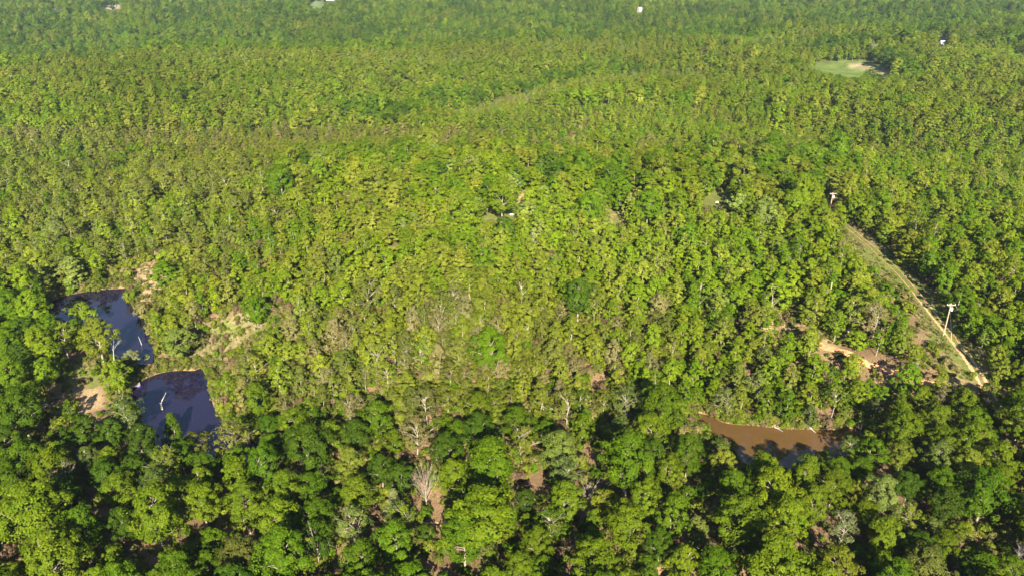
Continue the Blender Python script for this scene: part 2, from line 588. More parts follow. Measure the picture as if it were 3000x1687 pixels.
def make_tree_geo(kind, seed, lod):
    """returns trunk (V,Q), crown (V,Q,rnd); lod 0 near, 1 middle, 2 far"""
    g = np.random.default_rng(seed * 101 + 17)
    R0, H0, zc, zb = KIND[kind]
    zbot, ztop = zb * H0, H0
    prof = {'oak': 0, 'round': 0, 'spread': 0, 'sparse': 0, 'upright': 1, 'cone': 2, 'cedar': 2, 'shrub': 0}[kind]
    ncl = {'oak': 92, 'round': 74, 'upright': 64, 'cone': 70, 'sparse': 66, 'spread': 52, 'cedar': 50, 'shrub': 16}[kind]
    rcl = {'oak': 1.15, 'round': 0.78, 'upright': 0.62, 'cone': 0.7, 'sparse': 0.9, 'spread': 1.2, 'cedar': 0.5, 'shrub': 0.75}[kind]
    nl = {'oak': 82, 'round': 48, 'upright': 42, 'cone': 46, 'sparse': 34, 'spread': 60, 'cedar': 46, 'shrub': 44}[kind]
    ls = {'oak': 0.215, 'round': 0.22, 'upright': 0.20, 'cone': 0.21, 'sparse': 0.19, 'spread': 0.25, 'cedar': 0.19, 'shrub': 0.2}[kind]
    # lobes give each crown its own uneven outline
    ph = g.uniform(0, 6.28, 4)
    am = g.uniform(0.08, 0.22, 4)

    def rad_at(tz, th):
        if prof == 0:
            e = np.sqrt(np.clip(1 - (2 * tz - 1) ** 2, 0, 1)) * (0.93 + 0.1 * (1 - tz))
            if kind == 'spread':
                e = np.clip(1 - (2 * tz - 1) ** 4, 0, 1) ** 0.5
        elif prof == 1:
            e = np.clip(np.sin(np.pi * np.clip(tz, 0, 1) ** 0.8), 0, 1) ** 0.75
        else:
            e = np.clip(1.02 - tz, 0, 1) ** 0.75 * np.clip(0.45 + tz * 5, 0, 1)
        lob = 1 + sum(am[i] * np.cos((i + 2) * th + ph[i] + 3 * tz * (i % 2)) for i in range(4))
        return R0 * e * lob
    # clump centres: mostly on the shell, top favoured
    k = np.arange(ncl)
    tz = np.clip((k + 0.5) / ncl + g.normal(0, 0.03, ncl), 0.02, 0.98)
    if prof == 0:
        tz = tz ** 0.8
    th = k * 2.39996 + g.normal(0, 0.35, ncl)
    depth = np.where(g.random(ncl) < 0.78, g.uniform(0.74, 0.98, ncl), g.uniform(0.25, 0.7, ncl))
    rr = np.maximum(rad_at(tz, th) - rcl * 0.55, 0.05) * depth
    C = np.stack([rr * np.cos(th), rr * np.sin(th), zbot + tz * (ztop - zbot - rcl * 0.5)], 1)
    C += g.normal(0, rcl * (0.34 if kind in ('spread', 'sparse') else 0.26 if kind == 'oak' else 0.18), C.shape)
    cr = rcl * g.uniform(0.55, 1.35, ncl)
    if kind == 'sparse':
        keep = g.random(ncl) < 0.85
        C, cr = C[keep], cr[keep]
    nn = len(C)
    lf = (1.0, 0.55, 0.3)[lod]
    sf = (1.0, 1.26, 1.6)[lod]
    if kind == 'sparse':
        sf = (1.0, 1.25, 1.9)[lod]
    cnt = max(3, int(nl * lf))
    # leaves on upper outer shell of each clump
    idx = np.repeat(np.arange(nn), cnt)
    v = unit(g.normal(size=(len(idx), 3)))
    out = C - np.array([0, 0, zbot + 0.35 * (ztop - zbot)])
    out = unit(out)
    v = unit(v + 0.55 * out[idx] + np.array([0, 0, 0.35]))
    rad = cr[idx] * np.cbrt(g.uniform(0.25, 1.0, len(idx)))
    flat = np.array([1, 1, 0.72])
    P = C[idx] + v * rad[:, None] * flat
    P[:, 2] = np.maximum(P[:, 2], 0.15)
    nrm = unit((0.85, 0.7, 0.6)[lod] * v + (0.55, 0.75, 0.9)[lod] * out[idx] + np.array([0, 0, 0.3]) + (0.42, 0.34, 0.2)[lod] * g.normal(size=v.shape))
    V, Q = leaf_quads(P, nrm, np.full(len(P), ls * sf), g)
    rnd = np.clip(0.5 + (0.2, 0.15, 0.07)[lod] * g.normal(size=len(Q)) + np.repeat(g.normal(0, (0.15, 0.14, 0.1)[lod], nn), cnt), 0, 1)
    # trunk and limbs
    T = Geo()
    if kind not in ('shrub', 'cedar'):
        tr = {'oak': 0.26, 'round': 0.15, 'upright': 0.12, 'cone': 0.15, 'sparse': 0.2, 'spread': 0.24}[kind]
        top = H0 * (0.86 if kind in ('upright', 'cone', 'round') else 0.72)
        zs = np.array([-0.6, 0.05, 0.3, 0.55, 0.8, 1.0]) * top
        zs[0] = -0.6
        wob = np.cumsum(g.normal(0, 0.022 * H0, (6, 2)), 0)
        wob[:2] = 0
        path = np.c_[wob, zs]
        T.tube(path, tr * np.array([1.35, 1.0, 0.82, 0.62, 0.38, 0.12]), 6 if lod == 0 else 4)
        nb = ((18, 7, 1) if kind in ('sparse', 'spread') else (12, 2, 0))[lod]
        order = g.permutation(nn)[:nb]
        for j in order:
            c = C[j]
            z0 = np.clip(c[2] - np.hypot(c[0], c[1]) * g.uniform(0.4, 0.9), 0.22 * H0, top * 0.95)
            f = np.interp(z0, zs, np.arange(6))
            i0 = int(min(f, 4))
            p0 = path[i0] + (path[i0 + 1] - path[i0]) * (f - i0)
            mid = p0 + (c - p0) * 0.55 + np.array([0, 0, 0.12 * np.linalg.norm(c - p0)]) + g.normal(0, 0.12, 3)
            r0 = tr * 0.42
            T.tube([p0, mid, c], [r0, r0 * 0.6, 0.02], 4 if lod == 0 else 3)
            if kind == 'sparse' and lod == 0:
                for _ in range(4):
                    e = c + unit(g.normal(size=3) + np.array([0, 0, 0.6]) + out[j]) * g.uniform(0.8, 1.6)
                    T.tube([mid + (c - mid) * g.uniform(0.2, 0.9), e], [0.035, 0.012], 3)
    elif kind == 'shrub':
        for _ in range(5 if lod == 0 else 2):
            e = np.array([g.normal(0, 0.6), g.normal(0, 0.6), g.uniform(1.0, 2.0)])
            T.tube([(0, 0, -0.3), e * [0.4, 0.4, 0.6], e], [0.05, 0.035, 0.01], 3)
    else:
        T.tube([(0, 0, -0.4), (0, 0, H0 * 0.5), (0, 0, H0 * 0.92)], [0.13, 0.08, 0.02], 5)
    tv, tq = T.arrays()
    return tv, tq, V, Q, rnd


def make_dead_geo(seed, style='snag'):
    g = np.random.default_rng(seed * 31 + 5)
    T = Geo()

    def branch(p, d, L, r, lev, maxlev, nseg=4):
        pts = [np.array(p, float)]
        dd = np.array(d, float)
        for i in range(nseg):
            dd = unit(dd + g.normal(0, 0.13, 3) + np.array([0, 0, 0.04]))
            pts.append(pts[-1] + dd * L / nseg)
        T.tube(pts, np.linspace(r, r * (0.3 if lev < maxlev else 0.15), nseg + 1), 6 if lev == 0 else (4 if lev == 1 else 3))
        if lev >= maxlev:
            return
        nb = {'snag': (6, 4, 0), 'spreading': (11, 6, 4), 'bare': (12, 5, 3), 'stub': (2, 0, 0)}[style][lev]
        for _ in range(nb):
            f = g.uniform(0.3 if style != 'snag' else 0.45, 1.0)
            i0 = min(int(f * nseg), nseg - 1)
            p0 = pts[i0] + (pts[i0 + 1] - pts[i0]) * (f * nseg - i0)
            sd_ = unit(g.normal(size=3) * np.array([1, 1, 0.3]) + dd * {'snag': 1.0, 'spreading': 0.9, 'bare': 1.1, 'stub': 0.8}[style] + np.array([0, 0, 0.35]))
            branch(p0, sd_, L * g.uniform(0.35, 0.62), max(r * 0.45 * (1.1 - 0.5 * f), 0.025), lev + 1, maxlev, 3)
    if style == 'broom':
        T.tube([(0, 0, -.4), (.05, 0, 1.6), (0, .1, 3.4), (.1, 0, 5.2)], [.22, .17, .13, .06], 6)
        for _ in range(34):
            z0 = g.uniform(1.6, 5.0)
            th = g.uniform(0, 6.28)
            tl = g.uniform(.15, .75)
            d = unit(np.array([math.cos(th) * tl, math.sin(th) * tl, .75]))
            L = g.uniform(3.2, 5.6)
            p = np.array([0, 0, z0])
            q = p + d * L * .5 + g.normal(0, .15, 3)
            e = p + d * L + np.array([0, 0, .5]) + g.normal(0, .25, 3)
            T.tube([p, q, e], [.05, .03, .012], 4)
            for _ in range(3):
                a0 = q + (e - q) * g.uniform(0, .8)
                T.tube([a0, a0 + unit(d + g.normal(0, .35, 3)) * g.uniform(.8, 1.8)], [.02, .008], 3)
    elif style == 'fan':
        for _ in range(60):
            th, tl = g.uniform(0, 6.28), abs(g.normal(0.25, 0.22))
            d = np.array([math.cos(th) * tl, math.sin(th) * tl, 1.0])
            L = g.uniform(0.6, 1.0) * 10
            p = np.array([g.normal(0, 0.5), g.normal(0, 0.5), -0.2])
            q = p + d * L * 0.55 + g.normal(0, 0.25, 3)
            e = p + d * L * [1.25, 1.25, 1] + g.normal(0, 0.5, 3)
            T.tube([p, q, e], [0.10, 0.06, 0.02], 3)
            for _ in range(2):
                T.tube([q + (e - q) * g.uniform(0, .6), e + g.normal(0, 1.0, 3)], [0.05, 0.015], 3)
    else:
        branch((0, 0, -0.4), (g.normal(0, 0.04), g.normal(0, 0.04), 1), 10.4, 0.27, 0, {'snag': 2, 'spreading': 3, 'bare': 3, 'stub': 1}[style])
    V, Q = T.arrays()
    V = V * (10.0 / V[:, 2].max())
    return V, Q


# ------------------------------------------------------------------ colours of foliage
TINT = {
    'vivid': (0.070, 0.124, 0.004), 'bright': (0.102, 0.148, 0.006), 'yellowgreen': (0.131, 0.157, 0.013), 'olive': (0.103, 0.117, 0.018),
    'tan': (0.155, 0.140, 0.045), 'pale': (0.128, 0.165, 0.028), 'grey': (0.092, 0.125, 0.024), 'deep': (0.047, 0.086, 0.005),
    'cedar': (0.062, 0.080, 0.008), 'brown': (0.13, 0.085, 0.05), 'silver': (0.150, 0.170, 0.070),
}

# ------------------------------------------------------------------ trees read off the photograph: crown centre, crown width (px), kind, colour
HAND = """
455 1497 170 oak bright|90 1493 190 oak bright|155 1633 180 oak bright|241 1536 95 round bright|330 1633 75 round bright|618 1586 90 round vivid
594 1466 115 oak bright|719 1474 120 oak bright|703 1625 120 oak olive|828 1625 170 oak vivid|816 1516 120 oak bright|932 1512 110 oak vivid
905 1307 140 oak deep|486 1357 110 sparse yellowgreen|571 1300 95 spread olive|505 1252 72 cone vivid|680 1287 125 sparse olive|700 1353 95 round vivid
653 1341 60 round deep|369 1202 95 sparse grey|256 1341 75 round grey|322 1341 70 round bright|350 1431 100 oak bright|144 1365 110 oak bright
70 1341 110 oak vivid|58 1194 130 oak vivid|202 1198 45 upright vivid|738 1392 45 round pale|948 1388 65 sparse olive|350 1530 90 oak deep
148 1225 55 cedar cedar|524 1652 100 round deep|486 1672 55 round bright|400 1676 70 round bright|54 1680 80 oak bright|249 1266 110 round deep
325 1262 80 round deep|416 1285 95 round deep|987 1454 60 round vivid|20 1290 90 oak deep|180 1275 60 round deep|20 1400 100 oak vivid
1412 1512 215 oak bright|1435 1357 165 oak vivid|1360 1570 150 oak vivid|1575 1590 100 oak bright|1545 1530 60 round bright|1835 1532 130 oak bright
1890 1454 110 oak bright|1839 1342 165 oak vivid|1940 1190 140 oak vivid|1905 1262 110 oak bright|1715 1230 52 upright vivid|1835 1174 90 sparse grey
1656 1182 95 sparse yellowgreen|1641 1318 120 oak pale|1653 1388 110 sparse grey|1657 1458 110 oak bright|1532 1291 95 sparse yellowgreen|1455 1287 65 round grey
1404 1264 110 oak deep|1517 1213 60 round bright|1307 1318 105 oak deep|1311 1244 52 round bright|1218 1264 100 sparse tan|1117 1373 85 oak deep
1155 1291 75 round bright|1039 1272 90 oak deep|1023 1357 90 oak yellowgreen|1047 1443 105 oak bright|1155 1485 90 cone silver|1035 1532 110 sparse pale
1155 1590 130 oak vivid|1058 1641 120 oak vivid|1738 1528 58 upright bright|1660 1551 42 round vivid|1540 1466 70 oak deep|1427 1629 80 sparse olive
1738 1633 130 oak bright|1897 1660 75 round vivid|1520 1656 85 oak bright|1971 1466 72 round bright|1245 1560 55 round deep|1932 1590 90 oak deep
1423 1080 70 sparse tan|1466 1075 75 sparse tan|1035 1194 85 sparse tan|1105 1182 50 round grey|1249 1175 95 sparse olive|1590 1660 70 oak vivid
2151 1427 100 oak vivid|2241 1376 100 oak bright|2167 1516 145 oak bright|2311 1516 130 oak bright|2272 1656 190 oak bright|2100 1660 120 oak vivid
2015 1446 52 round vivid|2054 1446 50 round deep|2043 1540 60 round pale|2043 1590 60 round grey|2373 1376 90 oak bright|2458 1376 80 oak vivid|2412 1345 50 round bright
2544 1291 55 round bright|2490 1303 60 sparse vivid|2587 1264 55 round yellowgreen|2470 1536 95 sparse silver|2587 1443 105 oak pale|2517 1431 62 round yellowgreen
2598 1563 110 oak bright|2657 1505 85 sparse yellowgreen|2773 1474 100 oak deep|2750 1229 95 oak bright|2699 1167 80 round bright|2769 1159 62 sparse tan
2855 1233 88 oak vivid|2750 1342 105 oak pale|2839 1373 115 oak yellowgreen|2925 1342 105 oak bright|2932 1407 100 oak bright|2773 1602 90 oak bright
2711 1664 140 oak olive|2455 1648 110 oak yellowgreen|2583 1648 90 round bright|2975 1485 80 oak vivid|2963 1668 90 oak bright|2866 1668 58 round pale
2730 1544 60 round grey|2688 1580 55 round deep|2812 1555 60 round bright|2128 1167 75 sparse pale|2307 1185 68 upright vivid|2373 1213 42 upright grey
2517 1147 72 round bright|2567 1186 50 sparse grey|2113 1307 80 shrub grey|2640 1330 80 oak yellowgreen|2660 1420 80 oak deep
241 912 80 spread bright|186 985 82 sparse bright|285 985 105 oak yellowgreen|89 900 100 oak bright|109 1001 95 oak bright|16 892 90 oak vivid|16 1008 90 oak vivid
31 1102 110 oak vivid|89 1082 70 round bright|386 1050 52 round silver|373 1079 70 cedar cedar|338 1100 84 round bright|520 1001 108 round pale
482 803 88 round vivid|210 795 110 cone pale|113 820 85 cone pale|288 812 46 cedar cedar|155 680 75 sparse pale|878 900 62 cone pale|749 905 82 round vivid
430 1050 32 shrub silver|620 1090 26 cedar cedar|545 1065 30 shrub olive
1695 865 98 oak deep|1540 931 112 round yellowgreen|1285 946 66 sparse tan|1330 935 62 sparse yellowgreen|1435 1020 118 oak vivid|1420 768 78 round vivid
1738 675 76 round yellowgreen|1547 624 72 round pale|1480 674 70 round deep|1505 601 30 upright vivid|1472 572 102 oak bright|1730 605 86 oak vivid
1365 612 98 oak bright|1089 601 56 round bright|945 580 68 round deep|1325 545 78 cone vivid|1270 540 50 upright deep|1820 580 75 round vivid|1640 600 70 oak bright
1900 600 80 oak vivid|1990 590 70 round bright|2165 600 70 round pale|2240 620 85 oak pale|2330 600 80 oak bright|2410 640 70 round bright|1050 560 60 round yellowgreen
2548 221 36 round deep|2330 190 60 round deep|2642 178 62 oak deep|2600 164 52 oak deep|2668 204 60 oak vivid|2615 190 40 round deep|1010 1000 70 sparse tan|1070 1100 60 sparse olive|960 1110 70 sparse tan|1190 1040 65 sparse olive|840 1080 60 sparse olive|720 1060 70 sparse olive
2560 930 95 sparse tan|2100 880 70 round pale|2220 1130 85 sparse pale|1620 1030 80 round olive|1740 1020 80 round yellowgreen|1850 1040 80 round bright|2452 878 60 round vivid|2408 872 55 upright bright|2440 940 60 round bright
"""
DEADS = """
335 968 337 1070 snag white a white leafless snag with two forked tips standing by the upper blue pond
1243 1345 1250 1490 broom grey big bare grey tree with fanned limbs beside the litter footpath
190 1330 186 1470 bare grey bare grey tree with many thin limbs before a yellow-green oak
1240 655 1238 705 spreading white pale leafless crown rising above the central slope canopy
1557 672 1560 770 bare white tall pale dead trunk with few limbs at the top of the slope gully
1594 1135 1596 1215 bare white chalk-pale bare tree above the sunlit gap in the middle slope
2208 1415 2211 1480 snag white bleached snag beside a bright oak below the brown pond
2567 118 2557 172 bare white bare pale tree at the far edge of the green meadow
800 1335 802 1440 bare brown reddish-brown leafless tree right of the narrow strip of water
882 1335 886 1440 bare brown taller reddish-brown bare tree with an upright top by dark oaks
1726 1410 1725 1465 fan grey low grey leafless bush with upswept stems beside a bright oak
140 1170 142 1225 bare white small white bare treetop over the dark cedar at the clearing
2505 1250 2514 1310 snag grey thin grey dead stem on the right end of the brown pond
2225 1345 2228 1400 stub grey grey leafless sapling standing in front of the brown pond
1660 1570 1662 1640 bare brown brown bare shrub among bright oaks at the bottom edge
2970 1590 2985 1687 bare white pale bare limbs over the oak in the bottom corner
105 510 117 565 snag white white dead tree with bent limbs on the brushy hillside
205 470 213 540 stub white slim leaning white trunk on the brushy hillside
1460 985 1458 1045 stub white white broken trunk standing in the sunny middle slope
735 1085 733 1145 snag white low white forked dead tree left of the tan slope trees
1180 960 1190 1040 spreading white bare pale tree with arching limbs on the reddish slope
2330 1385 2333 1420 stub grey short grey dead stem at the near edge of the brown pond
1370 480 1372 545 bare grey grey leafless tree beside the dark conical trees on the plateau
2730 425 2735 470 bare grey wide bare grey tree by the brushy hollow on the right
"""

# ------------------------------------------------------------------ openings in the forest, as seen (trees keep out of the view of these)
CLEAR_PX = [
    PONDS[0]['px'][:14] + [(410, 1060), (372, 1040), (335, 1000), (300, 960), (300, 920), (280, 880), (220, 880), (200, 890), (180, 930), (145, 925)],
    PONDS[1]['px'][:16] + [(640, 1262), (590, 1250), (540, 1260), (470, 1270), (440, 1262), (425, 1232)],
    PONDS[2]['px'][:16] + [(2500, 1280), (2440, 1320), (2380, 1340), (2300, 1350), (2240, 1340), (2190, 1350), (2150, 1325), (2110, 1290), (2060, 1262)],
    [(350, 798), (440, 764), (500, 782), (486, 850), (450, 895), (405, 912), (385, 875)],
    [(140, 870), (250, 838), (370, 820), (385, 850), (250, 862), (150, 888)],
    [(400, 1100), (470, 1062), (580, 1052), (600, 1070), (520, 1088), (440, 1108)],
    [(530, 1010), (600, 960), (680, 925), (830, 890), (850, 915), (750, 985), (650, 1060), (640, 1120), (610, 1080)],
    [(200, 1080), (330, 1060), (335, 1100), (315, 1150), (275, 1225), (240, 1230), (235, 1170), (180, 1140)],
    [(2468, 650), (2489, 652), (2537, 693), (2586, 735), (2632, 784), (2682, 830), (2731, 884), (2773, 937), (2814, 987), (2851, 1041), (2889, 1115), (2868, 1122), (2800, 1080), (2725, 1020), (2668, 935), (2612, 862), (2588, 805), (2516, 739), (2495, 706)],
    [(2396, 1002), (2450, 1010), (2500, 1030), (2490, 1048), (2440, 1040), (2398, 1025)],
    [(2525, 1052), (2575, 1062), (2622, 1082), (2608, 1098), (2560, 1082)],
    [(2275, 915), (2340, 912), (2350, 935), (2330, 960), (2290, 950)], [(2235, 950), (2262, 945), (2262, 972), (2238, 975)],
    [(1425, 598), (1500, 598), (1516, 640), (1440, 650)], [(1530, 572), (1562, 566), (1562, 595), (1525, 598)],
    [(1795, 632), (1830, 632), (1832, 665), (1790, 660)], [(2066, 585), (2090, 560), (2125, 555), (2132, 590), (2118, 612), (2060, 615)],
    [(1968, 538), (1992, 534), (1990, 560), (1965, 562)], [(1825, 545), (1850, 540), (1850, 565), (1830, 570)],
    [(965, 590), (1000, 570), (1015, 575), (985, 625)],
    [(2350, 190), (2480, 180), (2550, 178), (2612, 214), (2600, 222), (2540, 218), (2500, 226), (2430, 212)],
    [(1728, 1085), (1765, 1085), (1770, 1135), (1725, 1165)], [(1725, 1290), (1755, 1265), (1745, 1330), (1715, 1370), (1700, 1340)],
    [(1486, 1022), (1498, 1020), (1498, 1060), (1486, 1062)], [(1532, 795), (1552, 790), (1548, 870), (1532, 870)],
    [(1535, 1395), (1575, 1385), (1600, 1410), (1590, 1440), (1545, 1450)],
    [(1276, 1450), (1300, 1450), (1306, 1540), (1318, 1600), (1345, 1640), (1330, 1690), (1290, 1690), (1288, 1600), (1272, 1545)],
    [(2755, 900), (2790, 890), (2790, 980), (2765, 990)], [(2420, 560), (2465, 560), (2450, 590), (2430, 590)],
    [(908, 8), (945, 6), (945, 22), (910, 22)], [(150, 22), (178, 22), (178, 30), (150, 30)], [(305, 18), (350, 16), (350, 26), (310, 26)],
    [(1869, 22), (1879, 22), (1879, 34), (1869, 34)], [(2750, 112), (2772, 112), (2772, 132), (2752, 132)], [(950, -8), (988, -8), (988, 5), (955, 5)],
    [(1215, 1350), (1278, 1350), (1268, 1405), (1256, 1480), (1242, 1480), (1230, 1405)],
    [(322, 965), (346, 965), (346, 1060), (326, 1060)],
]
CLEAR = [np.array(c, float) for c in CLEAR_PX]

# ------------------------------------------------------------------ ground zones: polygon in the photograph, soil colour, grassiness, softness (m)
ZONES = [
    ([(380, 795), (440, 772), (492, 795), (480, 850), (445, 885), (405, 905), (388, 870), (383, 830)], (0.40, 0.27, 0.155), 0.18, 2.5),
    ([(140, 868), (250, 836), (370, 815), (385, 843), (250, 856), (150, 882)], (0.36, 0.27, 0.15), 0.45, 2.0),
    ([(520, 1005), (600, 945), (700, 910), (830, 885), (855, 915), (750, 990), (650, 1065), (640, 1150), (600, 1080)], (0.29, 0.21, 0.125), 0.52, 4.0),
    ([(395, 1105), (470, 1062), (580, 1048), (605, 1068), (520, 1088), (440, 1112)], (0.2, 0.2, 0.06), 1.0, 1.5),
    ([(215, 1140), (290, 1115), (318, 1160), (290, 1195), (262, 1245), (240, 1245), (232, 1180)], (0.45, 0.30, 0.16), -0.2, 2.0),
    ([(90, 1070), (330, 1060), (350, 1130), (200, 1150), (120, 1130)], (0.22, 0.16, 0.08), 0.5, 4.0),
    ([(1380, 560), (1565, 560), (1580, 650), (1400, 665)], (0.3, 0.26, 0.09), 0.62, 3.0),
    ([(1525, 568), (1565, 562), (1565, 588), (1520, 592)], (0.48, 0.35, 0.17), -0.1, 2.0),
    ([(1780, 620), (1840, 615), (1845, 672), (1775, 672)], (0.3, 0.26, 0.09), 0.55, 3.0),
    ([(2050, 548), (2140, 545), (2150, 618), (2045, 622)], (0.2, 0.2, 0.06), 0.9, 3.0),
    ([(1960, 532), (2000, 530), (1995, 565), (1960, 567)], (0.46, 0.27, 0.16), -0.2, 2.0),
    ([(1815, 540), (1860, 536), (1860, 570), (1820, 572)], (0.46, 0.27, 0.16), -0.2, 2.0),
    ([(2440, 650), (2500, 650), (2640, 770), (2770, 900), (2870, 1030), (2910, 1125), (2830, 1110), (2730, 1000), (2670, 890), (2560, 800), (2480, 720)], (0.30, 0.24, 0.115), 0.72, 3.0),
    ([(2385, 965), (2460, 950), (2470, 1000), (2400, 1015)], (0.30, 0.21, 0.12), 0.4, 3.0),
    ([(2265, 905), (2350, 905), (2360, 940), (2330, 965), (2280, 955)], (0.40, 0.26, 0.16), 0.3, 2.0),
    ([(2228, 945), (2270, 940), (2270, 978), (2232, 980)], (0.58, 0.36, 0.21), -0.3, 2.0),
    ([(2020, 1200), (2060, 1190), (2140, 1215), (2280, 1235), (2480, 1240), (2520, 1250), (2280, 1262), (2100, 1232), (2030, 1218)], (0.34, 0.22, 0.125), 0.35, 2.0),
    ([(2010, 1215), (2060, 1260), (2150, 1340), (2120, 1400), (2040, 1330)], (0.3, 0.22, 0.12), 0.5, 4.0),
    ([(2330, 185), (2480, 168), (2560, 170), (2640, 222), (2520, 245), (2400, 240)], (0.125, 0.165, 0.040), -1.0, 3.0),
    ([(2478, 190), (2520, 184), (2620, 216), (2612, 222), (2540, 207), (2495, 197)], (0.34, 0.27, 0.15), -1.0, 2.0),
    ([(880, 0), (950, -4), (950, 26), (890, 28)], (0.16, 0.21, 0.085), -1.0, 6.0),
    ([(140, 19), (190, 19), (190, 32), (140, 32)], (0.42, 0.34, 0.27), -1.0, 8.0), ([(295, 15), (360, 13), (360, 27), (300, 28)], (0.42, 0.34, 0.27), -1.0, 8.0),
    ([(960, 585), (1005, 565), (1025, 575), (985, 630)], (0.42, 0.24, 0.16), -0.2, 2.0),
    ([(1440, 960), (1520, 960), (1520, 1090), (1460, 1090)], (0.22, 0.135, 0.075), 0.15, 3.0),
    ([(2640, 440), (2880, 440), (2980, 500), (2850, 520), (2680, 490)], (0.36, 0.25, 0.16), 0.1, 6.0),
]
for z in ZONES[:]:
    pass
ZP = [(gpoly(p), c, gr, s) for p, c, gr, s in ZONES]

# ------------------------------------------------------------------ ground sheet
def axis(lo, hi, a, b, step, grow):
    m = list(np.arange(a, b + 1e-6, step))
    s = step
    while m[-1] < hi:
        s *= grow
        m.append(m[-1] + s)
    s = step
    while m[0] > lo:
        s *= grow
        m.insert(0, m[0] - s)
    return np.array(m)


gx = axis(-6000, 6000, -190, 190, 1.25, 1.045)
gy = axis(-500, 8000, 95, 330, 1.25, 1.03)
GX, GY = np.meshgrid(gx, gy)
GZ = H(GX, GY)
V = np.stack([GX.ravel(), GY.ravel(), GZ.ravel()], 1)
nx, ny = len(gx), len(gy)
ii = (np.arange(ny - 1)[:, None] * nx + np.arange(nx - 1)[None]).ravel()
Q = np.stack([ii, ii + 1, ii + nx + 1, ii + nx], 1)
me = mesh_from('ground', V, Q, [M_GROUND], smooth=True)
soil = np.tile(np.array([0.195, 0.125, 0.068]), (len(V), 1))
grassy = np.full(len(V), 0.14)
dist = np.hypot(V[:, 0], V[:, 1])
k = np.clip((dist - 330) / 150, 0, 1)[:, None]
soil = soil * (1 - k) + np.array([0.085, 0.088, 0.022]) * k
grassy += 0.25 * k[:, 0]
k = np.clip((dist - 1300) / 500, 0, 1)[:, None]
soil = soil * (1 - k) + np.array([0.075, 0.10, 0.02]) * k
lf = (V[:, 0] < -60) & (dist < 420)
grassy[lf] += 0.12
rf = (V[:, 0] > 40) & (dist < 420)
grassy[rf] += 0.10
for poly, c, gr, s in ZP:
    lo, hi = poly.min(0) - 3 * s - 2, poly.max(0) + 3 * s + 2
    m = np.where((V[:, 0] > lo[0]) & (V[:, 0] < hi[0]) & (V[:, 1] > lo[1]) & (V[:, 1] < hi[1]))[0]
    if len(m) == 0:
        continue
    d = sdist(poly, V[m, 0], V[m, 1]) + s * 0.8 * np.sin(V[m, 0] * 0.9) * np.sin(V[m, 1] * 0.7 + 1)
    kk = np.clip(0.5 - d / (2 * s), 0, 1)
    soil[m] = soil[m] * (1 - kk[:, None]) + np.array(c) * kk[:, None]
    grassy[m] = grassy[m] * (1 - kk) + gr * kk
for p in PONDS:      # bare damp rim and muddy bed
    lo, hi = p['poly'].min(0) - 6, p['poly'].max(0) + 6
    m = np.where((V[:, 0] > lo[0]) & (V[:, 0] < hi[0]) & (V[:, 1] > lo[1]) & (V[:, 1] < hi[1]))[0]
    d = sdist(p['poly'], V[m, 0], V[m, 1])
    kk = np.clip(1 - np.maximum(d - 0.3, 0) / 0.7, 0, 1)
    soil[m] = soil[m] * (1 - kk[:, None]) + np.array([0.25, 0.155, 0.085]) * kk[:, None]
    grassy[m] = grassy[m] * (1 - kk) - 0.25 * kk
a = me.attributes.new('soil', 'FLOAT_COLOR', 'POINT')
a.data.foreach_set('color', np.c_[soil, np.ones(len(V))].astype(np.float32).ravel())
a = me.attributes.new('grassy', 'FLOAT', 'POINT')
a.data.foreach_set('value', grassy.astype(np.float32))
tag(link('ground', me), 'rolling forest floor of leaf litter and grass under the trees', kind='structure')

# ------------------------------------------------------------------ ponds
WATER = [mat_water('dark_pond_water', (0.013, 0.010, 0.028)), mat_water('dark_pond_water_low', (0.013, 0.010, 0.028)), mat_water('muddy_pond_water', (0.105, 0.057, 0.020))]
POND_LABEL = ['dark blue pond with a curved dam at the wooded left', 'lower dark blue pond with a leaning dead log', 'muddy brown pond among the trees on the right']
for p, m, lb in zip(PONDS, WATER, POND_LABEL):
    poly = p['poly']
    c = poly.mean(0)
    # fan of quads pushed out under the banks
    pj = poly + (poly - c) / np.linalg.norm(poly - c, axis=1, keepdims=True) * 0.6
    bme = bpy.data.meshes.new('pond')
    bme.from_pydata([(x, y, p['z']) for x, y in pj], [], [list(range(len(pj)))])
    bme.materials.append(m)
    o = tag(link('pond_water', bme), lb, kind='structure')
    if o.data.polygons[0].normal.z < 0:
        o.data.flip_normals()


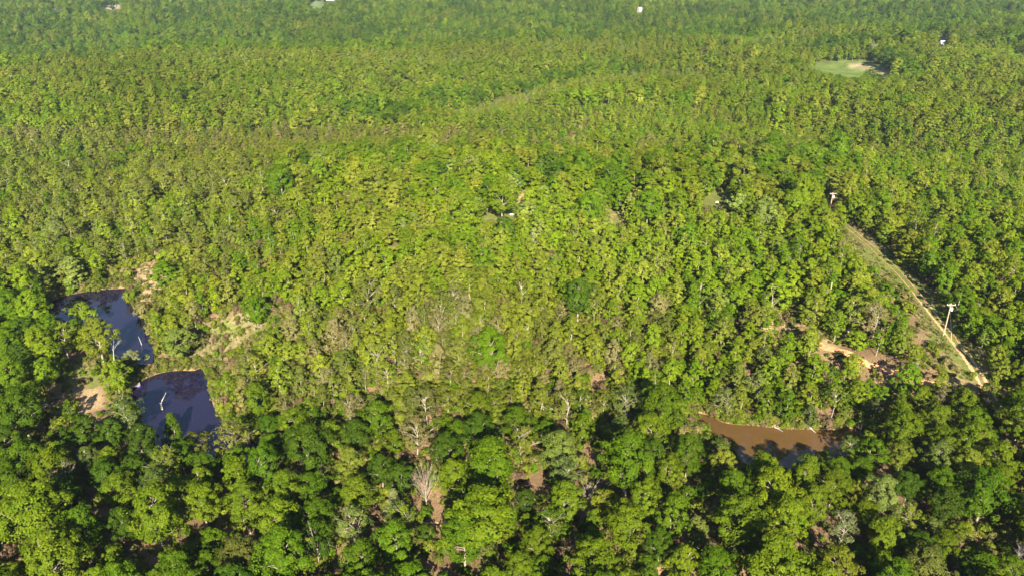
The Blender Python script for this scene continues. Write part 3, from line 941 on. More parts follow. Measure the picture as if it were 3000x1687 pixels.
# ------------------------------------------------------------------ tracks: draped ribbons with ragged edges
def ribbon(name, pts3, width, mat, off=0.0, lift=0.045, seed=1, step=0.6, gaps=0.0, label=None):
    g = np.random.default_rng(seed)
    P = np.array([p[:2] for p in pts3])
    # resample a smooth curve
    for _ in range(3):
        P = np.vstack([P[:1], np.stack([0.75 * P[:-1] + 0.25 * P[1:], 0.25 * P[:-1] + 0.75 * P[1:]], 1).reshape(-1, 2), P[-1:]])
    seg = np.r_[0, np.cumsum(np.linalg.norm(np.diff(P, axis=0), axis=1))]
    s = np.arange(0, seg[-1], step)
    C = np.stack([np.interp(s, seg, P[:, 0]), np.interp(s, seg, P[:, 1])], 1)
    T = unit(np.gradient(C, axis=0))
    Nn = np.stack([-T[:, 1], T[:, 0]], 1)
    n = len(s)

    def wob(f):
        ph = g.uniform(0, 6.28, 4)
        return sum(np.sin(s * w_ + q) for w_, q in zip((0.21, 0.53, 1.3, 2.7), ph)) * f
    C = C + Nn * (off + wob(0.06))[:, None]
    wd = np.broadcast_to(np.asarray(width(s / seg[-1]) if callable(width) else width, float), (n,))
    lw, rw = wd / 2 * (1 + wob(0.13)), wd / 2 * (1 + wob(0.13))
    cols = np.stack([C + Nn * lw[:, None], C + Nn * lw[:, None] * 0.35, C - Nn * rw[:, None] * 0.35, C - Nn * rw[:, None]], 1)
    X = cols.reshape(-1, 2)
    Z = H(X[:, 0], X[:, 1]) + np.tile([lift, lift + 0.05, lift + 0.05, lift], n)
    Vv = np.c_[X, Z]
    Qq = []
    on = g.random(n) >= gaps if gaps else np.ones(n, bool)
    for i in range(n - 1):
        if not on[i]:
            continue
        for j in range(3):
            Qq.append((i * 4 + j, i * 4 + j + 1, (i + 1) * 4 + j + 1, (i + 1) * 4 + j))
    me = mesh_from(name, Vv, np.array(Qq), [mat], smooth=True)
    o = link(name, me)
    tag(o, label, kind='structure')
    return o


def zp(x, y):                        # a point of the enlargement of the right-hand track
    return (2400 + x * 0.414, 540 + y * 0.414)


RW = [zp(*q) for q in [(200, 300), (280, 370), (370, 440), (460, 530), (560, 620), (660, 735), (760, 865), (840, 960), (920, 1060), (990, 1150), (1060, 1240), (1112, 1325), (1165, 1405), (1215, 1500), (1290, 1640)]]
RW3 = [ground_at(*q) for q in RW]
ribbon('dirt_track', RW3, lambda t: 0.15 + 0.65 * np.clip(t * 2.6 - .9, 0, 1), M_SAND, off=0.95, seed=3, label='sandy wheel rut of the track by the utility pole')
ribbon('dirt_track', RW3, lambda t: 0.15 + 0.75 * np.clip(t * 2.6 - .9, 0, 1), M_SAND, off=-0.95, seed=4, label='second sandy wheel rut of the track by the utility pole')
OW3 = [ground_at(*q) for q in [(2398, 1008), (2440, 1022), (2483, 1035), (2508, 1054), (2545, 1068), (2582, 1078), (2615, 1088), (2665, 1103), (2715, 1122), (2770, 1140)]]
ribbon('clay_track', OW3, lambda t: 2.6 - 0.9 * t, M_CLAY, seed=5, label='orange clay track crossing a clearing in the woods')
BW3 = [ground_at(*q) for q in [(1240, 1537), (1268, 1535), (1300, 1534), (1340, 1530)]]
ribbon('sand_track', BW3, 0.55, M_SAND, off=0.55, seed=6, step=0.3, label='pale sandy rut crossing the litter footpath')
ribbon('sand_track', BW3, 0.5, M_SAND, off=-0.5, seed=7, step=0.3, label='second pale sandy rut crossing the litter footpath')

# ------------------------------------------------------------------ prototypes
NEAR_N = {'oak': 6, 'round': 5, 'upright': 4, 'cone': 2, 'sparse': 5, 'spread': 2, 'cedar': 2, 'shrub': 3}
near = {}
for kd, cnt in NEAR_N.items():
    near[kd] = []
    for i in range(cnt):
        tv, tq, lv, lq, rd = make_tree_geo(kd, i + 1 + 10 * list(KIND).index(kd), 0)
        near[kd].append((mesh_from('trunk', tv, tq, [M_BARK]), mesh_from('crown', lv, lq, [M_LEAF], rnd=rd)))

TREE_NAME = {'oak': 'broad_tree', 'round': 'round_tree', 'upright': 'slender_tree', 'cone': 'conical_tree', 'sparse': 'thin_leaved_tree', 'spread': 'flat_topped_tree', 'cedar': 'cedar_tree', 'shrub': 'shrub'}
trees = []      # dicts of every tree: x,y,z,R,H,kind,tint name, hand


def add_tree(x, y, z, Rr, Hh, kind, tn, hand, px=None):
    trees.append(dict(x=x, y=y, z=z, R=Rr, H=Hh, kind=kind, tint=tn, hand=hand))


for row in HAND.strip().split('\n'):
    for it in row.split('|'):
        a, b, wd, kd, tn = it.split()
        a, b, wd = float(a), float(b), float(wd)
        R0, H0, zc, _ = KIND[kd]
        hh = H0
        for _ in range(4):
            P = ground_at(a, b, zc * hh)
            top = np.array([P[0], P[1], P[2] + zc * hh])
            dd = project(top)[0, 2]
            Rr = wd / 2 * dd / FPX
            hh = float(np.clip(Rr / R0 * H0, H0 * 0.45, H0 * 1.25))
        add_tree(P[0], P[1], P[2], Rr, hh, kd, tn, True)

# ------------------------------------------------------------------ the rest of the forest: random, kept apart, kinds by neighbourhood
HOLLOW = [(950, 345), (1250, 305), (1500, 262), (1700, 222), (1850, 205), (1900, 222), (1700, 252), (1480, 300), (1300, 350), (1120, 392)]
CREST = [(1290, 372), (1480, 302), (1700, 254), (1900, 224), (2050, 226), (2060, 246), (1850, 268), (1620, 312), (1400, 372)]


def pip1(poly, x, y):
    ins = False
    for (ax, ay), (bx, by) in zip(poly, poly[1:] + poly[:1]):
        if (ay > y) != (by > y) and x < (bx - ax) * (y - ay) / (by - ay) + ax:
            ins = not ins
    return ins


def region(px, py, d):
    """kinds and colours of the stand a spot belongs to"""
    if d > 790 or py < 105:
        return 'farfar'
    if pip1(HOLLOW, px, py):
        return 'hollow'
    if pip1(CREST, px, py):
        return 'crest'
    if 330 < py < 445 and 1480 < px < 2250:
        return 'spur'
    if py < 400:
        return 'far'
    if py < 482 and px > 560 or py < 455:
        return 'valley' if px < 2300 else 'right_far'
    if py < 640 and 820 < px < 2480:
        return 'plateau'
    if px < 850 and py < 860:
        return 'hill'
    if px > 1950 and py < 1230:
        return 'right'
    if py > 1240:
        return 'fore'
    if px < 420:
        return 'fore'
    if py > 930:
        return 'slope'
    return 'centre'


MIX = {
    'farfar': ([('oak', .62), ('round', .38)], [('vivid', .34), ('deep', .16), ('bright', .32), ('yellowgreen', .13), ('olive', .04), ('brown', .01)], (4.2, 7.0)),
    'far': ([('round', .62), ('upright', .22), ('oak', .16)], [('yellowgreen', .44), ('bright', .42), ('vivid', .13), ('olive', .01)], (2.7, 6.2)),
    'valley': ([('sparse', .3), ('upright', .5), ('round', .2)], [('olive', .42), ('tan', .1), ('yellowgreen', .34), ('vivid', .11), ('brown', .03)], (2.1, 3.8)),
    'right_far': ([('upright', .4), ('round', .45), ('sparse', .15)], [('yellowgreen', .36), ('olive', .12), ('bright', .30), ('vivid', .18), ('tan', .04)], (2.6, 4.6)),
    'hollow': ([('round', .6), ('oak', .3), ('upright', .1)], [('vivid', .44), ('deep', .20), ('bright', .26), ('yellowgreen', .10)], (2.8, 5.6)),
    'crest': ([('upright', .6), ('sparse', .2), ('round', .2)], [('yellowgreen', .5), ('pale', .28), ('tan', .12), ('bright', .1)], (1.8, 3.0)),
    'ridge': ([('round', .7), ('upright', .3)], [('yellowgreen', .52), ('pale', .12), ('bright', .36)], (2.6, 4.6)),
    'spur': ([('upright', .62), ('round', .3), ('sparse', .08)], [('yellowgreen', .44), ('bright', .32), ('vivid', .12), ('olive', .12)], (1.9, 3.2)),
    'plateau': ([('round', .6), ('oak', .25), ('upright', .15)], [('yellowgreen', .40), ('bright', .24), ('vivid', .18), ('deep', .08), ('pale', .08), ('olive', .02)], (3.2, 7.4)),
    'hill': ([('round', .36), ('upright', .20), ('sparse', .34), ('shrub', .10)], [('yellowgreen', .40), ('olive', .31), ('bright', .14), ('vivid', .11), ('tan', .04)], (2.1, 5.2)),
    'right': ([('upright', .48), ('round', .38), ('sparse', .14)], [('bright', .40), ('yellowgreen', .24), ('vivid', .20), ('olive', .09), ('tan', .02), ('vivid', .05)], (2.3, 5.6)),
    'fore': ([('oak', .55), ('round', .38), ('sparse', .07)], [('bright', .38), ('vivid', .30), ('deep', .20), ('yellowgreen', .07), ('grey', .02), ('olive', .03)], (3.3, 5.6)),
    'slope': ([('sparse', .46), ('round', .32), ('upright', .22)], [('olive', .26), ('tan', .10), ('yellowgreen', .38), ('bright', .16), ('vivid', .10)], (2.3, 4.8)),
    'centre': ([('upright', .42), ('round', .48), ('sparse', .10)], [('yellowgreen', .50), ('bright', .28), ('pale', .06), ('olive', .06), ('vivid', .08), ('tan', .02)], (2.2, 5.2)),
}


def pick(opts, u):
    s = 0
    for k_, p_ in opts:
        s += p_
        if u < s:
            return k_
    return opts[-1][0]


def pip(poly, X, Y):
    ins = np.zeros(np.shape(X), bool)
    b = np.roll(poly, -1, 0)
    for (ax, ay), (bx, by) in zip(poly, b):
        if ay == by:
            continue
        c = ((ay > Y) != (by > Y))
        ins ^= c & (X < (bx - ax) * (Y - ay) / (by - ay) + ax)
    return ins


cands = []
for (y0, y1, sp) in [(72, 400, 2.6), (400, 800, 3.6), (800, 1750, 6.0)]:
    ys = np.arange(y0, y1, sp)
    for yy in ys:
        hw = 0.69 * (yy + 30) + 25
        xs = np.arange(-hw, hw, sp)
        cands.append(np.stack([xs + rng.uniform(-.5, .5, len(xs)) * sp, yy + rng.uniform(-.5, .5, len(xs)) * sp], 1))
cands = np.vstack(cands)
rng.shuffle(cands)
cz = H(cands[:, 0], cands[:, 1])
pr = project(np.c_[cands, cz])
cell = 7.0
gridd = {}


def near_ok(x, y, r, f):
    i, j = int(x // cell), int(y // cell)
    for a_ in (i - 2, i - 1, i, i + 1, i + 2):
        for b_ in (j - 2, j - 1, j, j + 1, j + 2):
            for (ox, oy, orr) in gridd.get((a_, b_), ()):
                q = (r + orr) * f
                if (ox - x) ** 2 + (oy - y) ** 2 < q * q:
                    return False
    return True


def put(x, y, r):
    gridd.setdefault((int(x // cell), int(y // cell)), []).append((x, y, r))


for t in trees:
    put(t['x'], t['y'], t['R'] * (0.95 if t['y'] < 185 else 0.85))

# attributes for all candidates, vectorised tests against ponds and openings
U = rng.random((len(cands), 5))
for _i in range(len(cands)):        # stands differ from hollow to hollow: size and colour drift together
    _q = 0.5 + 0.5 * np.sin(cands[_i, 0] / 37.0 + 2 * np.sin(cands[_i, 1] / 61.0)) * np.sin(cands[_i, 1] / 43.0 + 1.5 * np.sin(cands[_i, 0] / 71.0))
    U[_i, 2] = 0.6 * U[_i, 2] + 0.4 * _q
    U[_i, 1] = (0.7 * U[_i, 1] + 0.3 * (1 - _q))
cd = np.hypot(cands[:, 0], cands[:, 1])
reg = [region(a_, b_, c_) for (a_, b_), c_ in zip(pr[:, :2], cands[:, 1])]
_rp = RIDGES[1][0]
_ry = np.interp(cands[:, 0], _rp[:, 0], _rp[:, 1])
for i in range(len(cands)):
    o_ = cands[i, 1] - _ry[i]
    if reg[i] in ('far', 'farfar') and -55 < o_ < 12:
        reg[i] = 'ridge'
    elif reg[i] == 'far' and o_ >= 12:
        reg[i] = 'farfar'
ckind = [pick(MIX[r_][0], u) for r_, u in zip(reg, U[:, 0])]
ctint = [pick(MIX[r_][1], u) for r_, u in zip(reg, U[:, 1])]
cR = np.array([MIX[r_][2][0] + (MIX[r_][2][1] - MIX[r_][2][0]) * u ** 2.0 for r_, u in zip(reg, U[:, 2])])
cR *= np.array([1.16 if r_ in ('far', 'ridge', 'centre', 'hill', 'plateau', 'hollow') else 1.0 for r_ in reg])
rk = np.array([KIND[k_][1] / KIND[k_][0] for k_ in ckind])
zcs = np.array([KIND[k_][2] for k_ in ckind])
H0s = np.array([KIND[k_][1] for k_ in ckind])
cH = np.clip(cR * rk * (0.75 + 0.55 * U[:, 3]), H0s * 0.5, H0s * 1.35)
cH = np.where(np.array([k_ == 'shrub' for k_ in ckind]), cR * 1.2, cH)
bad = np.zeros(len(cands), bool)
for p in PONDS:
    bad |= sdist(p['poly'], cands[:, 0], cands[:, 1]) < 2.2
nearm = np.where(cands[:, 1] < 1500)[0]
smp = []
for fz, fx in [(0.0, 0), (0.3, 0), (-1, 0), (-1, .95), (-1, -.95), (1.0, 0), (-2, 0.6), (-2, -0.6), (0.25, .6), (0.25, -.6)]:
    z_ = cz[nearm] + (np.where(fz == -1, zcs[nearm], fz) if fz >= -1 else 0.85) * cH[nearm]
    smp.append(project(np.c_[cands[nearm, 0] + fx * cR[nearm], cands[nearm, 1], z_])[:, :2])
for c in CLEAR:
    lo, hi = c.min(0), c.max(0)
    for q in smp:
        m = (q[:, 0] > lo[0]) & (q[:, 0] < hi[0]) & (q[:, 1] > lo[1]) & (q[:, 1] < hi[1])
        if m.any():
            ix = nearm[m]
            bad[ix] |= pip(c, q[m, 0], q[m, 1])
# the road itself stays open
for RR, wv in ((RW3, 3.2), (OW3, 2.2)):
    P2 = np.array([p[:2] for p in RR])
    for a_, b_ in zip(P2[:-1], P2[1:]):
        e = b_ - a_
        t_ = np.clip(((cands - a_) @ e) / (e @ e), 0, 1)
        bad |= np.hypot(*(cands - a_ - t_[:, None] * e).T) < wv
FAC = {'ridge': .62, 'spur': .58, 'hollow': .66, 'crest': .6, 'farfar': .68, 'far': .66, 'valley': .60, 'right_far': .66, 'plateau': .68, 'hill': .63, 'right': .67, 'fore': .82, 'slope': .68, 'centre': .65}
for i in range(len(cands)):
    if bad[i]:
        continue
    x, y = cands[i]
    if not near_ok(x, y, cR[i], FAC[reg[i]]):
        continue
    put(x, y, cR[i])
    add_tree(x, y, cz[i], cR[i], cH[i], ckind[i], ctint[i], False)
print('trees', len(trees))


# small clumpy differences of hue over the stand, and from tree to tree
def patch(x, y, k):
    return (math.sin(x / 31.0 + 1.7 * math.sin(y / 47.0 + k) + k) + math.sin(y / 39.0 + 1.9 * math.sin(x / 58.0 - k)) + 0.8 * math.sin((x + y) / 83.0 + 2 * k)) / 2.8


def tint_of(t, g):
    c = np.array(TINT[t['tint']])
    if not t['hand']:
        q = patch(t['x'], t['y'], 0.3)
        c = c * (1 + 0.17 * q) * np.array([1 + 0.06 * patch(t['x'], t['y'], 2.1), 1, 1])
    c = c * (0.80 if t['y'] < 185 else 1.04 if t['y'] > 800 else 1.08 + 0.14 * math.exp(-((t['x'] + 15) / 95.0) ** 2 - ((t['y'] - 265) / 70.0) ** 2) if 225 < t['y'] < 760 else 1.0)      # painted light: tint darkened for foreground shade, lightened mid-ground, brightest on central hill
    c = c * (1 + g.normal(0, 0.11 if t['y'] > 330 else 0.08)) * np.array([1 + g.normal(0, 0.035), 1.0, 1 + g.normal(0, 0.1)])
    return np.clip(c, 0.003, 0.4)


g_t = np.random.default_rng(99)
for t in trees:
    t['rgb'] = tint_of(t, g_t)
    t['rz'] = g_t.uniform(0, 6.28)
    t['v'] = int(g_t.integers(0, 1000))

# which trees show largest
PT = project(np.array([(t['x'], t['y'], t['z'] + KIND[t['kind']][2] * t['H']) for t in trees]))
for t, q in zip(trees, PT):
    t['px'], t['py'], t['dep'] = q
    t['show'] = 2 * t['R'] * FPX / q[2] * (-30 < q[0] < 3030) * (-20 < q[1] < 1760)
isshrub = [t['kind'] == 'shrub' for t in trees]
order = sorted(range(len(trees)), key=lambda i: -trees[i]['show'])
ind = set([i for i in range(len(trees)) if trees[i]['hand'] and trees[i]['show'] > 0])
for i in order:
    if len(ind) >= 318:
        break
    if trees[i]['kind'] != 'shrub':
        ind.add(i)

# ------------------------------------------------------------------ labels that single each tree out
CW = {'vivid': 'vivid green', 'bright': 'bright yellow-tinged green', 'yellowgreen': 'soft yellow-green', 'olive': 'dull olive', 'tan': 'tan budding', 'pale': 'pale green',
      'grey': 'grey-green', 'deep': 'deep green', 'cedar': 'dark evergreen', 'brown': 'brownish', 'silver': 'silvery green'}
KW = {'oak': 'broad billowy tree', 'round': 'round-crowned tree', 'upright': 'slender upright tree', 'cone': 'conical tree', 'sparse': 'thin-leaved open tree', 'spread': 'flat-topped tree',
      'cedar': 'cedar', 'shrub': 'low shrub'}


def where(px, py):
    if py > 1600:
        return 'along the bottom edge'
    if 1990 < px < 2620 and 1100 < py < 1262:
        return 'behind the brown pond'
    if 1990 < px < 2620 and py >= 1262:
        return 'below the brown pond' if py < 1450 else 'two rows below the brown pond'
    if px < 470 and py < 1110:
        return 'around the upper blue pond'
    if px < 700 and py < 1400:
        return 'around the lower blue pond'
    if px < 560 and py < 1600:
        return 'in the shaded corner below the ponds'
    if px >= 2620 and py > 1110:
        return 'right of the brown pond'
    if px > 2350 and py > 840:
        return 'near the clay track'
    if px > 2000:
        return 'by the power line cut'
    if 1150 < px < 1420 and py > 1380:
        return 'beside the litter footpath'
    if py < 700:
        return 'on the plateau by the lawns'
    if py < 900:
        return 'high on the middle slope'
    if py < 1120:
        return 'on the reddish middle slope'
    if py < 1300:
        return 'at the foot of the middle slope'
    if px < 1150:
        return 'between ponds and footpath'
    return 'between footpath and brown pond'


ORD = ['first', 'second', 'third', 'fourth', 'fifth', 'sixth', 'seventh', 'eighth', 'ninth', 'tenth', 'eleventh', 'twelfth', 'thirteenth', 'fourteenth', 'fifteenth', 'sixteenth', 'seventeenth', 'eighteenth', 'nineteenth', 'twentieth']
keys = {}
for i in ind:
    t = trees[i]
    t['lab'] = (CW[t['tint']] + ' ' + KW[t['kind']], where(t['px'], t['py']))
    keys.setdefault(t['lab'], []).append(i)
for lab, m in keys.items():
    m.sort(key=lambda i: trees[i]['px'])
    for j, i in enumerate(m):
        s = lab[0] + ' ' + lab[1]
        if len(m) > 1:
            big = max(m, key=lambda q: trees[q]['show'])
            s = (s + ', leftmost such') if j == 0 else (s + ', rightmost such') if j == len(m) - 1 else (s + ', ' + ORD[min(j, 19)] + ' from left')
        trees[i]['label'] = s

for i in sorted(ind):
    t = trees[i]
    kd = t['kind']
    tr_me, cr_me = near[kd][t['v'] % len(near[kd])]
    R0, H0, _, _ = KIND[kd]
    root = empty(TREE_NAME[kd], (t['x'], t['y'], t['z']), t['rz'])
    sx = t['R'] / R0
    root.scale = (sx, sx, t['H'] / H0)
    tag(root, t['label'], 'shrub' if kd == 'shrub' else 'tree', 'trees of the near woods')
    link('trunk', tr_me, root)
    c = link('crown', cr_me, root)
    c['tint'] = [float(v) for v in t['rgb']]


# ------------------------------------------------------------------ everything smaller: one stuff object per mass, geometry nodes
def scatter_object(name, protos, points, mats, label):
    """protos: list of (V,Q,matindex,rnd); points: list of (proto, x,y,z, rz, sx,sy,sz, r,g,b)"""
    pts = np.array(points, float)
    VV, QQ, MI, RD, PID = [pts[:, 1:4]], [], [], [], [1000 + pts[:, 0].astype(int)]
    n = len(pts)
    for k_, (v, q, mi, rd) in enumerate(protos):
        VV.append(v)
        QQ.append(q + n)
        MI.append(mi)
        RD.append(rd)
        PID.append(np.full(len(v), k_))
        n += len(v)
    me = mesh_from(name, np.vstack(VV), np.vstack(QQ), mats, np.concatenate(MI), np.concatenate(RD))
    nv = len(me.vertices)

    def att(nm, ty, arr, w_, key):
        a_ = me.attributes.new(nm, ty, 'POINT')
        full = np.zeros((nv, w_), np.float32)
        full[:len(arr)] = arr
        a_.data.foreach_set(key, full.ravel())
    a_ = me.attributes.new('pid', 'INT', 'POINT')
    a_.data.foreach_set('value', np.concatenate(PID).astype(np.int32))
    att('turn', 'FLOAT_VECTOR', np.c_[np.zeros((len(pts), 2)), pts[:, 4]], 3, 'vector')
    att('grow', 'FLOAT_VECTOR', pts[:, 5:8], 3, 'vector')
    att('tint', 'FLOAT_COLOR', np.c_[pts[:, 8:11], np.ones(len(pts))], 4, 'color')
    o = link(name, me)
    tag(o, label, kind='stuff')
    ng = bpy.data.node_groups.new(name + '_scatter', 'GeometryNodeTree')
    ng.interface.new_socket('Geometry', in_out='INPUT', socket_type='NodeSocketGeometry')
    ng.interface.new_socket('Geometry', in_out='OUTPUT', socket_type='NodeSocketGeometry')
    nd, lk = ng.nodes, ng.links
    gi, go = nd.new('NodeGroupInput'), nd.new('NodeGroupOutput')
    jn = nd.new('GeometryNodeJoinGeometry')

    def named(nm, ty):
        q = nd.new('GeometryNodeInputNamedAttribute')
        q.data_type = ty
        q.inputs['Name'].default_value = nm
        return q.outputs['Attribute']
    pid = named('pid', 'INT')
    e2r = nd.new('FunctionNodeEulerToRotation')
    lk.new(named('turn', 'FLOAT_VECTOR'), e2r.inputs[0])
    grow = named('grow', 'FLOAT_VECTOR')

    def eq(v):
        c_ = nd.new('FunctionNodeCompare')
        c_.data_type = 'INT'
        c_.operation = 'EQUAL'
        a2, b2 = [s for s in c_.inputs if s.enabled and s.type == 'INT'][:2]
        lk.new(pid, a2)
        b2.default_value = v
        return c_.outputs[0]
    cm = nd.new('FunctionNodeCompare')
    cm.data_type = 'INT'
    cm.operation = 'GREATER_EQUAL'
    a2, b2 = [s for s in cm.inputs if s.enabled and s.type == 'INT'][:2]
    lk.new(pid, a2)
    b2.default_value = 1000
    sp_ = nd.new('GeometryNodeSeparateGeometry')
    sp_.domain = 'POINT'
    lk.new(gi.outputs[0], sp_.inputs['Geometry'])
    lk.new(cm.outputs[0], sp_.inputs['Selection'])
    for k_ in range(len(protos)):
        s_ = nd.new('GeometryNodeSeparateGeometry')
        s_.domain = 'POINT'
        lk.new(sp_.outputs['Inverted'], s_.inputs['Geometry'])
        lk.new(eq(k_), s_.inputs['Selection'])
        ip = nd.new('GeometryNodeInstanceOnPoints')
        lk.new(sp_.outputs['Selection'], ip.inputs['Points'])
        lk.new(eq(1000 + k_), ip.inputs['Selection'])
        lk.new(s_.outputs['Selection'], ip.inputs['Instance'])
        lk.new(e2r.outputs[0], ip.inputs['Rotation'])
        lk.new(grow, ip.inputs['Scale'])
        lk.new(ip.outputs[0], jn.inputs[0])
    lk.new(jn.outputs[0], go.inputs[0])
    md = o.modifiers.new('scatter', 'NODES')
    md.node_group = ng
    return o


protos, pmap = [], {}
VARN = {1: {'oak': 4, 'round': 4, 'upright': 4, 'cone': 1, 'sparse': 4, 'spread': 1, 'cedar': 1, 'shrub': 2}, 2: {'oak': 3, 'round': 3, 'upright': 3, 'sparse': 2, 'shrub': 1, 'cone': 1, 'spread': 1, 'cedar': 1}}
for lod in (1, 2):
    for kd, cnt in VARN[lod].items():
        for i in range(cnt):
            tv, tq, lv, lq, rd = make_tree_geo(kd, i + 301 + 10 * list(KIND).index(kd), lod)
            Vp = np.vstack([tv, lv])
            Qp = np.vstack([tq, lq + len(tv)])
            mi = np.r_[np.ones(len(tq), int), np.zeros(len(lq), int)]
            pmap.setdefault((lod, kd), []).append(len(protos))
            protos.append((Vp, Qp, mi, np.r_[np.zeros(len(tq)), rd]))
pts = []
for i, t in enumerate(trees):
    if i in ind:
        continue
    lod = 1 if t['dep'] < 430 else 2
    kd = t['kind']
    ids = pmap[(lod, kd)]
    R0, H0, _, _ = KIND[kd]
    sx = t['R'] / R0
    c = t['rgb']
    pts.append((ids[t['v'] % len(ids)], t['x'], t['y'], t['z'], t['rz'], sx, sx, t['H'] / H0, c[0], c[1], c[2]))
scatter_object('forest', protos, pts, [M_LEAF, M_BARK], 'unbroken mass of spring woodland covering the hills')

# undergrowth: low brush and tussocks on banks, clearings and slopes
ug_protos = []
for i in range(3):
    tv, tq, lv, lq, rd = make_tree_geo('shrub', 700 + i, 1)
    ug_protos.append((np.vstack([tv, lv]), np.vstack([tq, lq + len(tv)]), np.r_[np.ones(len(tq), int), np.zeros(len(lq), int)], np.r_[np.zeros(len(tq)), rd]))
for i in range(2):      # grass tussock: splayed blades
    g = np.random.default_rng(50 + i)
    nb = 26
    b0 = np.c_[g.normal(0, .12, (nb, 2)), np.full(nb, -0.05)]
    d = unit(np.c_[g.normal(0, .45, (nb, 2)), np.ones(nb)])
    L = g.uniform(.5, 1.0, (nb, 1))
    s_ = unit(np.cross(d, g.normal(size=(nb, 3)))) * 0.06
    e = b0 + d * L
    m_ = b0 + d * L * .6 + np.array([0, 0, .08])
    Vt = np.stack([b0 - s_, b0 + s_, m_ + s_ * .7, e], 1).reshape(-1, 3)
    ug_protos.append((Vt, np.arange(4 * nb).reshape(-1, 4), np.zeros(nb, int), g.random(nb)))
ug = []
g = np.random.default_rng(12)
UG = [(0, 14, .5), (1, 0, 1.2), (2, 0, .6), (3, 0, 1.4), (5, 0, .3), (12, 0, .5), (13, 0, .6), (14, 0, .5), (16, 0, .9), (17, 0, .9), (24, 0, .4)]
for zi, _, dens in UG:
    poly = ZP[zi][0]
    lo, hi = poly.min(0) - 2, poly.max(0) + 2
    nC = int((hi - lo).prod() * dens)
    q = g.uniform(lo, hi, (nC, 2))
    q = q[sdist(poly, q[:, 0], q[:, 1]) < 1.0]
    for x, y in q:
        grass = g.random() < (0.7 if zi not in (0, 1, 3, 12) else 0.94)
        ug.append((x, y, grass, 1.0))
for p in PONDS:      # sedge and brush along the water's edge
    lo, hi = p['poly'].min(0) - 6, p['poly'].max(0) + 6
    q = g.uniform(lo, hi, (int((hi - lo).prod() * 2.0), 2))
    d = sdist(p['poly'], q[:, 0], q[:, 1])
    q = q[(d > 0.1) & (d < 1 + 4.5 * g.random(len(q)) ** 2)]
    for x, y in q:
        ug.append((x, y, g.random() < 0.85, 0.9))
N_ZONED = len(ug)
for x, y in np.c_[g.uniform(-85, 65, 3200), g.uniform(172, 225, 3200)]:
    ug.append((x, y, g.random() < 0.2, 1.5))
# brushy floor under the near woods and the left hillside
nb = 26000
q = np.c_[g.uniform(-210, 210, nb), g.uniform(85, 330, nb)]
q = q[np.abs(q[:, 0]) < 0.69 * (q[:, 1] + 30)]
for x, y in q:
    ug.append((x, y, g.random() < 0.25, 1.35 if y < 185 else 0.9))
q = np.c_[g.uniform(-370, 370, 26000), g.uniform(225, 520, 26000)]
q = q[np.abs(q[:, 0]) < 0.69 * (q[:, 1] + 30)]
for x, y in q:
    ug.append((x, y, False, 1.9))
UA = np.array([(a_, b_) for a_, b_, _, _ in ug])
keep = np.ones(len(UA), bool)
for p in PONDS:
    keep &= sdist(p['poly'], UA[:, 0], UA[:, 1]) > 0.05
for RR, wv in ((RW3, 2.0), (OW3, 2.3), (BW3, 1.5)):
    P2 = np.array([p[:2] for p in RR])
    for a_, b_ in zip(P2[:-1], P2[1:]):
        e = b_ - a_
        t_ = np.clip(((UA - a_) @ e) / (e @ e), 0, 1)
        keep &= np.hypot(*(UA - a_ - t_[:, None] * e).T) > wv
for zi in (4, 7, 9, 10, 11, 15, 18):
    poly = ZP[zi][0]
    keep &= (sdist(poly, UA[:, 0], UA[:, 1]) > 0.3)
gen = np.arange(len(UA)) >= N_ZONED
for zi in (0, 2, 3, 5, 6, 8, 12):
    keep &= ~(gen & (sdist(ZP[zi][0], UA[:, 0], UA[:, 1]) < 0.5))
UZ = H(UA[:, 0], UA[:, 1])
_pp = project(np.c_[UA, UZ])
for c_ in CLEAR_PX[19:-2]:
    c_ = np.array(c_, float)
    m_ = gen & (_pp[:, 0] > c_[:, 0].min()) & (_pp[:, 0] < c_[:, 0].max()) & (_pp[:, 1] > c_[:, 1].min() - 2) & (_pp[:, 1] < c_[:, 1].max() + 8)
    ix = np.where(m_)[0]
    if len(ix):
        keep[ix] &= ~(pip(c_, _pp[ix, 0], _pp[ix, 1]) | pip(c_, _pp[ix, 0], _pp[ix, 1] - 7)) | (g.random(len(ix)) < 0.12)
upts = []
for (x, y, gr, sc_), z_, kp in zip(ug, UZ, keep):
    if not kp:
        continue
    if gr:
        c = np.array((0.24, 0.20, 0.085)) if g.random() < .5 else np.array((0.11, 0.14, 0.025))
        s_ = g.uniform(.7, 1.3)
        upts.append((3 + int(g.integers(0, 2)), x, y, z_, g.uniform(0, 6.28), s_ * 1.2, s_ * 1.2, s_, *(c * g.uniform(.8, 1.2))))
    else:
        c = np.array(TINT[pick([('olive', .3), ('vivid', .2), ('yellowgreen', .25), ('tan', .15), ('brown', .1)], g.random())])
        s_ = g.uniform(.25, .75) * sc_
        upts.append((int(g.integers(0, 3)), x, y, z_, g.uniform(0, 6.28), s_, s_, s_ * g.uniform(.8, 1.4), *(c * g.uniform(.8, 1.2))))
scatter_object('undergrowth', ug_protos, upts, [M_LEAF, M_TWIG], 'low brush and grass tussocks on banks and forest floor')

# ------------------------------------------------------------------ dead and leafless trees
def height_for(base, py):
    lo, hi = 0.2, 40.0
    for _ in range(30):
        m = (lo + hi) / 2
        if project(base + np.array([0, 0, m]))[0, 1] > py:
            lo = m
        else:
            hi = m
    return lo


